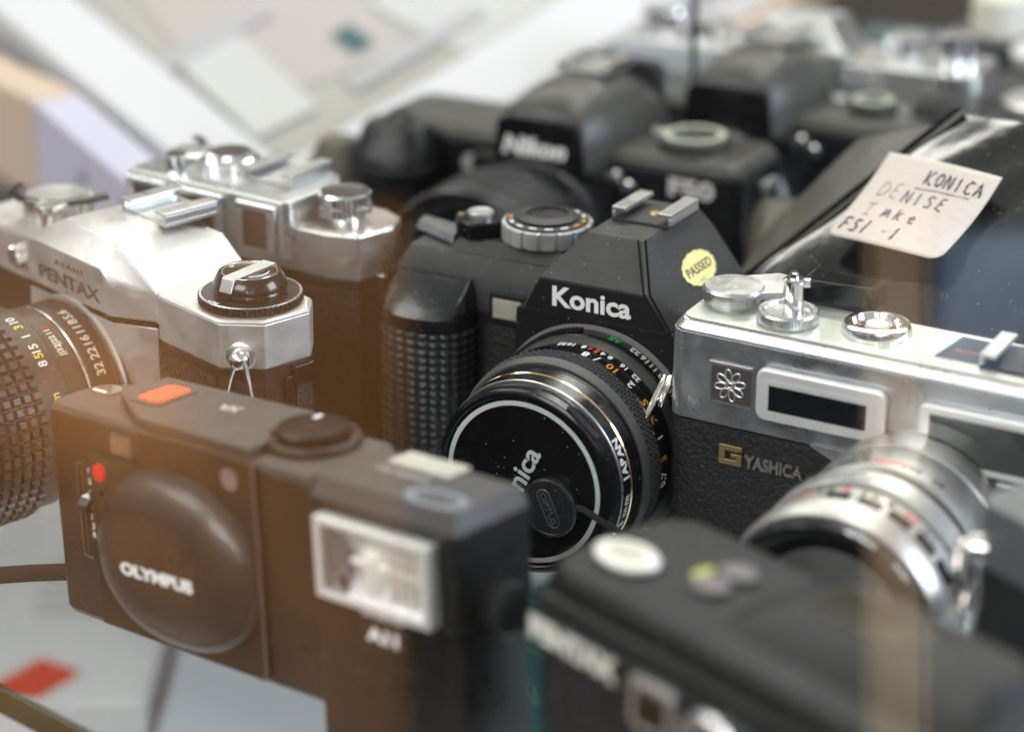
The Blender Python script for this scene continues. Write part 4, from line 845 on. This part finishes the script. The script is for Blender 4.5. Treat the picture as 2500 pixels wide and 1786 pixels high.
# ------------------------------------------------------------------ black zoom compact in front
def zoom_compact():
    t = thing('zoom_camera', 'blurred black zoom compact with oval silver shutter button, nearest to the viewer', 'camera', (1, 533, 0), -52)
    bp = mat('soft_black_plastic', (.017, .017, .018), .4); tpm = mat('front_top_plastic', (.009, .009, .009), .36, 0, ('noise', 1800, .3), dust=.3, spec=.25)
    o_ = rrect(0, 130, 0, 49, 13, 8)
    part('body', MB().prism(o_, 'z', .3, 56), bp, t, 1.5)
    part('trim', MB().prism([(65+(x-65)*1.004, 21+(y-21)*1.01) for x, y in o_], 'z', 56.02, 57.5), mat('dark_green_trim', (.02, .035, .03), .3), t, .3)
    part('top_cover', MB().prism(o_, 'z', 57.52, 67.5, [(65+(x-65)*.95, 25+(y-24.5)*.9) for x, y in o_]), tpm, t, 3., seg=4)
    part('front_ridge', MB().prism(rrect(8, 122, -1.6, 2, 1.7), 'z', 58.5, 62.5), tpm, t, 1.2)
    b = part('shutter_button', MB().prism(ell(17.5, 18, 9.4, 6.4, 40), 'z', 67.55, 69.6), mat('silver_button', (.78, .77, .72), .3, .5), t, .8)
    part('shutter_button_dish', MB().prism(ell(17.5, 18, 6, 3.6, 40), 'z', 69.62, 69.9), mat('silver_button_shade', (.5, .48, .42), .4, .5), b, .1)
    part('yellow_mark', MB().prism(ell(33.5, 27, 1.8, 3.4, 24), 'z', 67.55, 68), mat('yellow_green_print', (.45, .48, .1), .5), t, .1)
    for x, y in ((40, 32), (40.5, 23)): part('mode_button', MB().prism(ell(x, y, 5, 4, 32), 'z', 67.55, 69.2), mat('mauve_grey_button', (.14, .12, .12), .4), t, .6)
    part('raised_back', MB().hull([(x, y, 67.4) for x, y in rrect(52, 124, 12, 48, 10)]+[(x, y, 72.5) for x, y in rrect(60, 118, 22, 45, 8)]), tpm, t, 2.)
    part('display', MB().prism(rrect(66, 96, 26, 40, 4), 'z', 72.55, 73.2), mat('dark_olive_display', (.03, .03, .018), .15, coat=.5, var=.5), t, .3)
    text('PENTAX', 5.4, mat('cream_lettering', (.8, .78, .7), .4), t, (4.5, -.25, 49.5), (1, 0, 0), (0, 0, 1), .6, width=31)
    w_ = part('finder_frame', MB().prism([p for p in rrect(42, 57, 43, 56, 2)], 'y', -2.4, -.02), mat('silver_frame', (.6, .6, .6), .25, .8), t, .6)
    part('finder_window', MB().box(44.6, 54.4, -2.7, -2.42, 45.4, 53.6), mat('dark_amber_glass', (.03, .022, .01), .08, coat=.5), w_, .1)
    lathe_part('flash_ring', [(5.6, 0), (9.6, 0), (9.6, 3), (8.6, 4), (6.6, 4), (5.6, 0)], (69, -.05, 47.5), (0, -1, 0), mat('silver_frame', (.6, .6, .6), .25, .8), t, 64)
    lathe_part('lens_cover', [(0, 0), (26, 0), (26, 6), (24, 8), (24, 16), (20, 17), (0, 17)], (100, -.05, 28), (0, -1, 0), mat('brown_black_barrel', (.05, .025, .02), .3), t, 80)
    part('red_label', MB().box(44, 56, -.6, -.05, 18, 30), mat('dull_red_patch', (.35, .04, .05), .4), t, .3)
    part('lamp_window', MB().prism(rrect(88, 96, 42, 49, 2), 'y', -.9, -.05), mat('pale_window', (.6, .58, .52), .3), t, .3)
zoom_compact()
# ------------------------------------------------------------------ grey camera at the right edge with a strap ring
def edge_camera():
    t = thing('grey_camera', 'grey-topped camera with chrome strap ring, mostly cut off by the right edge', 'camera', (108, 548, 0), -58)
    gp = mat('grey_satin', (.15, .16, .165), .35, .4)
    part('body', MB().prism(rrect(0, 130, 0, 34, 6), 'z', .3, 58), plastic, t, .6)
    part('top_plate', MB().prism(rrect(0, 130, 0, 34, 6), 'z', 58.02, 75), gp, t, 1.2)
    lathe_part('shutter_dial', [(0, 0), (8, 0), (8, 6), (0, 6)], (24, 18, 75.05), (0, 0, 1), gp, t, 48)
    c = Vector((2.5, 1.6, 62)); n = Vector((-.75, -.66, 0)).normalized()
    lg = lathe_part('strap_lug', [(0, -1), (3.6, -1), (3.4, 2.6), (0, 3.4)], c, n, chrome, t, 40)
    pts = [c+n*3+Vector((0, 0, .5))]
    ring = []
    u_ = Vector((.5, -.86, 0)).normalized()
    for k in range(24):
        a_ = 2*math.pi*k/24; ring.append(c+n*4.2+u_*6.2*math.sin(a_)*(1 if math.cos(a_) > 0 else .9)+Vector((0, 0, -8.5+9.5*math.cos(a_))))
    part('strap_ring', MB().tube(ring, 1.15, 12, True), mat('warm_chrome', (.85, .78, .68), .12, 1.), lg, 0)
edge_camera()
# ------------------------------------------------------------------ sloping white-edged tray with cream paper, far left
def tray():
    Rv, Uv = Vector((1, -.003, -.008)), Vector((.008, .366, .931)); Fv = Vector((0, .9305, -.3662))
    P0 = Vector((-86, 905, 6))
    th = R(43); up = Uv*math.cos(th)+Fv*math.sin(th)
    el = (Rv*-.78+up*.85).normalized(); er = (Rv*.83+up*.77).normalized(); er = (er-el*er.dot(el)).normalized(); n = er.cross(el)
    if n.z < 0: n = -n
    t = thing('paper_tray', 'sloping white-edged tray with stained cream paper inside, blurred at top left', 'tray', (-86, 905, 0))
    iv = Vector((-86, 905, 0))
    P = lambda a_, b_, h: P0+el*a_+er*b_+n*h-iv
    wm = mat('white_tray_edge', (.58, .59, .6), .5)
    part('side_wall', MB().hull([P(a_, b_, h) for a_ in (0, 460) for b_ in (0, 30) for h in (0, 16)]), wm, t, 2.5, seg=3)
    part('side_wall', MB().hull([P(a_, b_, h) for a_ in (0, 34) for b_ in (30.2, 460) for h in (0, 16)]), wm, t, 2.5, seg=3)
    part('outer_flap', MB().hull([P(a_, b_, h) for a_ in (-20, -.3) for b_ in (-8, 420) for h in (-4, 9)]), mat('pale_flap', (.45, .42, .41), .5, var=.15, var_scale=8), t, 2.)
    part('outer_edge', MB().hull([P(a_, b_, h) for a_ in (-25, -20.3) for b_ in (-8, 420) for h in (-5, 8)]), mat('tan_edge', (.5, .33, .22), .5), t, 1.)
    part('paper', MB().hull([P(a_, b_, h) for a_ in (34.2, 460) for b_ in (30.2, 460) for h in (1, 3)]), mat('stained_cream_paper', (.37, .355, .32), .6, var=.25, var_scale=7), t, .2)
    for a_, b_, la, lb, m_ in ((82, 104, 15, 10, mat('teal_print', (.03, .1, .1), .5)), (120, 60, 8, 60, mat('pale_grey_print', (.4, .39, .4), .5)), (200, 50, 9, 80, mat('pale_grey_print', (.4, .39, .4), .5)), (150, 160, 20, 26, mat('pale_pink_print', (.62, .45, .42), .5)),
                                (228, 70, 12, 14, mat('pink_print', (.6, .3, .28), .5)), (60, 120, 8, 70, mat('pale_grey_print', (.4, .39, .4), .5)), (176, 95, 10, 10, mat('pink_print', (.6, .3, .28), .5))):
        part('printed_mark', MB().hull([P(a_+da*la/2, b_+db*lb/2, h) for da in (-1, 1) for db in (-1, 1) for h in (4.6, 5.0)]), m_, t, .1)
    for a0, b0, la, lb, an, h0, m_ in ((130, 90, 120, 80, 12, 3.4, mat('pale_pink_sheet', (.42, .38, .36), .6, var=.15, var_scale=10)), (60, 190, 90, 120, -9, 3.7, mat('off_white_sheet', (.5, .5, .48), .6, var=.12, var_scale=10)),
                                   (210, 120, 110, 90, 25, 4.0, mat('grey_white_sheet', (.36, .37, .37), .6, var=.2, var_scale=10)), (90, 55, 60, 30, 5, 4.3, mat('off_white_sheet', (.5, .5, .48), .6))):
        c_, s_ = math.cos(R(an)), math.sin(R(an)); q4 = [(a0+x*c_-y*s_, b0+x*s_+y*c_) for x, y in ((-la/2, -lb/2), (la/2, -lb/2), (la/2, lb/2), (-la/2, lb/2))]
        part('loose_sheet', MB().hull([P(x, y, h) for x, y in q4 for h in (h0, h0+.25)]), m_, t, 0)
    part('prop', MB().hull([P(a_, b_, h) for a_ in (30, 300) for b_ in (30, 300) for h in (0,)]+[Vector(((P(a_, b_, 0)).x, (P(a_, b_, 0)).y, .5)) for a_ in (30, 300) for b_ in (30, 300)]), wm, t, 0)
tray()
# ------------------------------------------------------------------ things at the upper left
def up_left():
    c = thing('film_carton', 'long beige and lilac cardboard carton leaning at the left, blurred', 'carton', (-189, 985, 0))
    ax = Vector((.64, -.765, -.04)).normalized(); sd = Vector((-.765, -.64, 0)).normalized(); up = ax.cross(sd); up = up if up.z > 0 else -up
    base = Vector((-4, -6, 42))
    Q = lambda a_, b_, h: base+ax*a_+sd*b_+up*h
    part('label_panel', MB().hull([Q(a_, b_, h) for a_, top in ((26, 20), (116, 0)) for b_ in (-10, 10) for h in (-20, top)]), mat('lilac_card', (.5, .48, .58), .5, var=.1, var_scale=15), c, 2.5)
    part('carton_end', MB().hull([Q(a_, b_, h) for a_ in (-70, 25.8) for b_ in (-10, 10) for h in (-19, 20)]), mat('beige_card', (.58, .45, .35), .55, var=.1, var_scale=15), c, 2.5)
    part('carton_end', MB().hull([Q(a_, b_, h) for a_, top in ((116.2, 0), (130, -3)) for b_ in (-10, 10) for h in (-19, top)]), mat('beige_card', (.58, .45, .35), .55), c, 2.5)
    for a_, h in ((62, -2), (56, -11), (92, -4)): part('printed_mark', MB().hull([Q(a_+x, 19.05+y-9, h+z) for x in (-3, 3) for y in (0, .3) for z in (-2.4, 2.4)]), mat('violet_print', (.25, .22, .35), .5), c, .1)
    pouch('brown_roll', 'dark olive-brown rounded roll lying below the lilac carton', 'roll',
          [(x, y, z) for x, y, w_ in ((-245, 925, 1), (-120, 862, .8)) for y, z in ((y-16, 10), (y+16, 10), (y-9, 30), (y+9, 30), (y-16, 20), (y+16, 20), (y-9, .5), (y+9, .5))], mat('olive_brown_leather', (.1, .07, .025), .35, var=.5, var_scale=20), None, 6)
    g = thing('grey_binoculars', 'grey camera body with bright metal studs, blurred at top left corner', 'camera', (-190, 1040, 0), -24)
    part('body', MB().prism(rrect(-80, 16, -24, 24, 10), 'z', .5, 62), mat('warm_grey_metal', (.42, .37, .36), .4, .2, var=.3), g, 4.)
    part('top_plate', MB().prism(rrect(-78, 10, -20, 22, 8), 'z', 62.05, 74), mat('pale_grey_top', (.5, .46, .47), .4, .3, var=.3), g, 2.)
    for x, y, r in ((-2, -24, 6), (8, -22.5, 3), (-30, -24, 4.5)): lathe_part('stud', [(0, 0), (r, 0), (r*.8, 4), (0, 5)], (x, y, 56), (0, -1, 0), chrome, g, 32)
    g['label'] = 'grey camera body with bright metal studs, blurred at top left corner'; g.name = 'studded_camera'
    pouch('white_block', 'pale pinkish block standing on the studded grey camera', 'box', [(x, y, z) for x in (-222, -182) for y in (1066, 1096) for z in (.5, 118)], mat('pale_pink_card', (.68, .6, .6), .6), None, 3)
    pouch('olive_cap', 'olive-green rounded cap standing in front of the tray corner', 'cap', [(-62+13*math.cos(k*.5236), 893+12*math.sin(k*.5236), z) for k in range(12) for z in (.5, 50)]+[(-62+7*math.cos(k*.5236), 893+7*math.sin(k*.5236), 62) for k in range(12)], mat('olive_dull_plastic', (.11, .1, .07), .5, var=.2), None, 3)
up_left()
# ------------------------------------------------------------------ dark things at the upper right
def right_back():
    dk = mat('dark_teal_plastic', (.018, .024, .025), .35, var=.3)
    g = thing('black_camera', 'black camera with pale knob in the top right corner, blurred', 'camera', (165, 985, 0), -24)
    part('body', MB().prism(rrect(0, 150, 0, 40, 8), 'z', .3, 66), dk, g, 3.)
    part('top_plate', MB().prism(rrect(4, 146, 3, 37, 8), 'z', 66.05, 74), mat('dark_grey_top', (.07, .075, .075), .4), g, 2.)
    lathe_part('knob', [(0, 0), (12, 0), (12, 14), (10, 16), (0, 16)], (24, 20, 74.1), (0, 0, 1), ivory, g, 48)
    lathe_part('small_knob', [(0, 0), (7, 0), (7, 5), (0, 6)], (40, 2, 68), (0, -.3, 1), mat('pale_lettering', (.6, .58, .55), .4), g, 32)
    pouch('black_box', 'flat black box behind the zipped case, below the black camera with pale knob', 'box', [(x, y, z) for x, y in ((138, 905), (250, 850), (290, 920), (170, 975)) for z in (.4, 66)], mat('matte_black_plastic', (.03, .03, .03), .5), None, 3)
    pouch('teal_box', 'dark teal upright box behind the zipped case', 'box', [(x, y, z) for x, y in ((128, 958), (162, 942), (178, 972), (142, 990)) for z in (.4, 80)], mat('dark_teal_card', (.04, .065, .065), .5, var=.3), None, 3)
right_back()
# ------------------------------------------------------------------ things on the lower shelf
def below():
    wc = mat('white_carton', (.7, .72, .75), .5, var=.06, var_scale=8)
    b = part('carton', MB().box(-260, -140, 860, 1100, -249.8, -150), wc, None, 2); tag(b, 'white carton with red print seen through the glass shelf, lower left', 'carton')
    part('red_print', MB().hull([(-196, 858.8, -170), (-168, 858.8, -166), (-180, 858.8, -205), (-200, 858.8, -212), (-196, 859.6, -170), (-168, 859.6, -166), (-180, 859.6, -205), (-200, 859.6, -212)]), red, b, 0)
    ink_ = mat('grey_box_print', (.3, .32, .36), .5)
    for k in range(5): part('printed_line', MB().box(-196, -150-k*7, 935+k*11, 938+k*11, -149.95, -149.7), ink_, b, 0)
    part('red_print', MB().hull([(-205, 868, -149.9), (-182, 863, -149.9), (-168, 884, -149.9), (-186, 896, -149.9), (-205, 868, -149.6), (-182, 863, -149.6), (-168, 884, -149.6), (-186, 896, -149.6)]), red, b, 0)
    b = part('carton', MB().box(-136, -20, 840, 1060, -249.8, -158), mat('pale_blue_carton', (.6, .63, .7), .5), None, 2); tag(b, 'pale blue-grey carton under the glass shelf, beside the one with red print', 'carton')
    b = part('carton', MB().box(-12, 60, 800, 1000, -249.8, -170), mat('deep_teal_carton', (.03, .12, .11), .4), None, 2); tag(b, 'deep teal carton under the glass shelf, below the flash unit', 'carton')
    b = part('carton', MB().box(70, 330, 820, 1060, -249.8, -190), mat('dark_carton', (.05, .055, .06), .5), None, 2); tag(b, 'dark carton under the glass shelf, towards the right', 'carton')
below()
# ------------------------------------------------------------------ display window pane and what it mirrors
n_ = Vector((-.676, -.737, 0)); t_ = Vector((.737, -.676, 0)); pc = n_*-330
pn = part('window_pane', MB().hull([pc+t_*a_+n_*b_+Vector((0, 0, z)) for a_ in (-900, 900) for b_ in (0, 4) for z in (-262, 900)]), paneglass, None, 0)
struct(pn)
def mirror(p):   # a place seen in the pane -> where the thing really stands
    d = (p-pc).dot(n_); return p-n_*2*d
cA = C_ = None
def seen(u, v, D):
    Rv, Uv, Fv = Vector((1, -.0031, -.0078)), Vector((.0084, .3662, .9305)), Vector((0, .9305, -.3662))
    return Vector((0, 0, 324.3))+(Fv+Rv*((u-1250)/6260)-Uv*((v-893)/6260))*D
Rw = Matrix.Rotation
def seen_box(name, label, cat, u0, u1, v0, v1, D, th, m):
    """a flat board, itself out of view, whose mirror image in the pane covers this part of the view"""
    A = [mirror(seen(u, v, D)) for u, v in ((u0, v0), (u1, v0), (u1, v1), (u0, v1))]
    nrm = (A[1]-A[0]).cross(A[3]-A[0]).normalized()
    o = part(name, MB().hull(A+[p+nrm*th for p in A]), m, None, 1.); tag(o, label, cat); return o
warm = mat('orange_haze_board', (.75, .31, .07), .8, var=.3, var_scale=1.6)
tan = mat('tan_post', (.72, .5, .3), .8, var=.2, var_scale=20)
seen_box('haze_board', 'unseen orange-brown board added as warm haze mirrored over the left cameras', 'board', -700, 1000, 500, 1800, 1900, 20, warm)  # board invented and sized for the warm haze in the pane
seen_box('tan_post', 'narrow tan post mirrored in the window as a pale upright stripe at the right', 'post', 2128, 2262, 500, 2100, 840, 12, tan)
for nm, u, v, D, tgt, pw_ in (('haze_board_fill', 200, 1120, 1900, 0, .21), ('tan_post_fill', 2200, 1400, 840, 0, 1.0)):  # fill lights added to brighten the mirrored board and post
    p = mirror(seen(u, v, D)); toward = (pc-n_*150-p).normalized()
    lp = p+toward*(90 if D > 1000 else 200)-Vector((0, 0, -60 if D > 1000 else -200))
    area(nm, lp*MM, p*MM, .06 if D > 1000 else .08, pw_, (1, .93, .82))
blue = mat('pale_blue_board', (.45, .58, .78), .7, var=.3, var_scale=3)
seen_box('blue_glow_board', 'unseen pale blue board added as a faint glow mirrored over the black case', 'board', 2290, 2600, 560, 900, 1700, 20, blue)  # invented board that gives the pane its pale blue glow
p = mirror(seen(2430, 760, 1700)); area('blue_board_fill', (p+(pc-n_*150-p).normalized()*160+Vector((0, 0, 60)))*MM, p*MM, .06, .8, (.85, .93, 1))  # added fill light, only brightens the blue board
def clutter():
    o = lathe_part('metal_disc', [(0, 0), (16, 0), (16, 4), (14, 5), (0, 5)], (196, 905, 66.2), (0, 0, 1), satin2, None, 48); tag(o, 'silver disc cap lying on the flat black box at the right', 'cap')
    o = lathe_part('filter_ring', [(13, 0), (17, 0), (17, 5), (13, 5), (13, 0)], (160, 930, 66.2), (0, 0, 1), chrome, None, 48); tag(o, 'thin chrome filter ring lying on the flat black box', 'ring')
    st_ = MB().tube([(150+6*math.sin(k*.9), 868+k*5.5, 62+12*math.sin(k*.55)) for k in range(14)], 2.0, 8, flat=2.6)
    o = part('neck_strap', st_, mat('woven_black_cord', (.02, .02, .021), .7), None, 0); tag(o, 'black neck strap draped behind the zipped case', 'strap')
clutter()
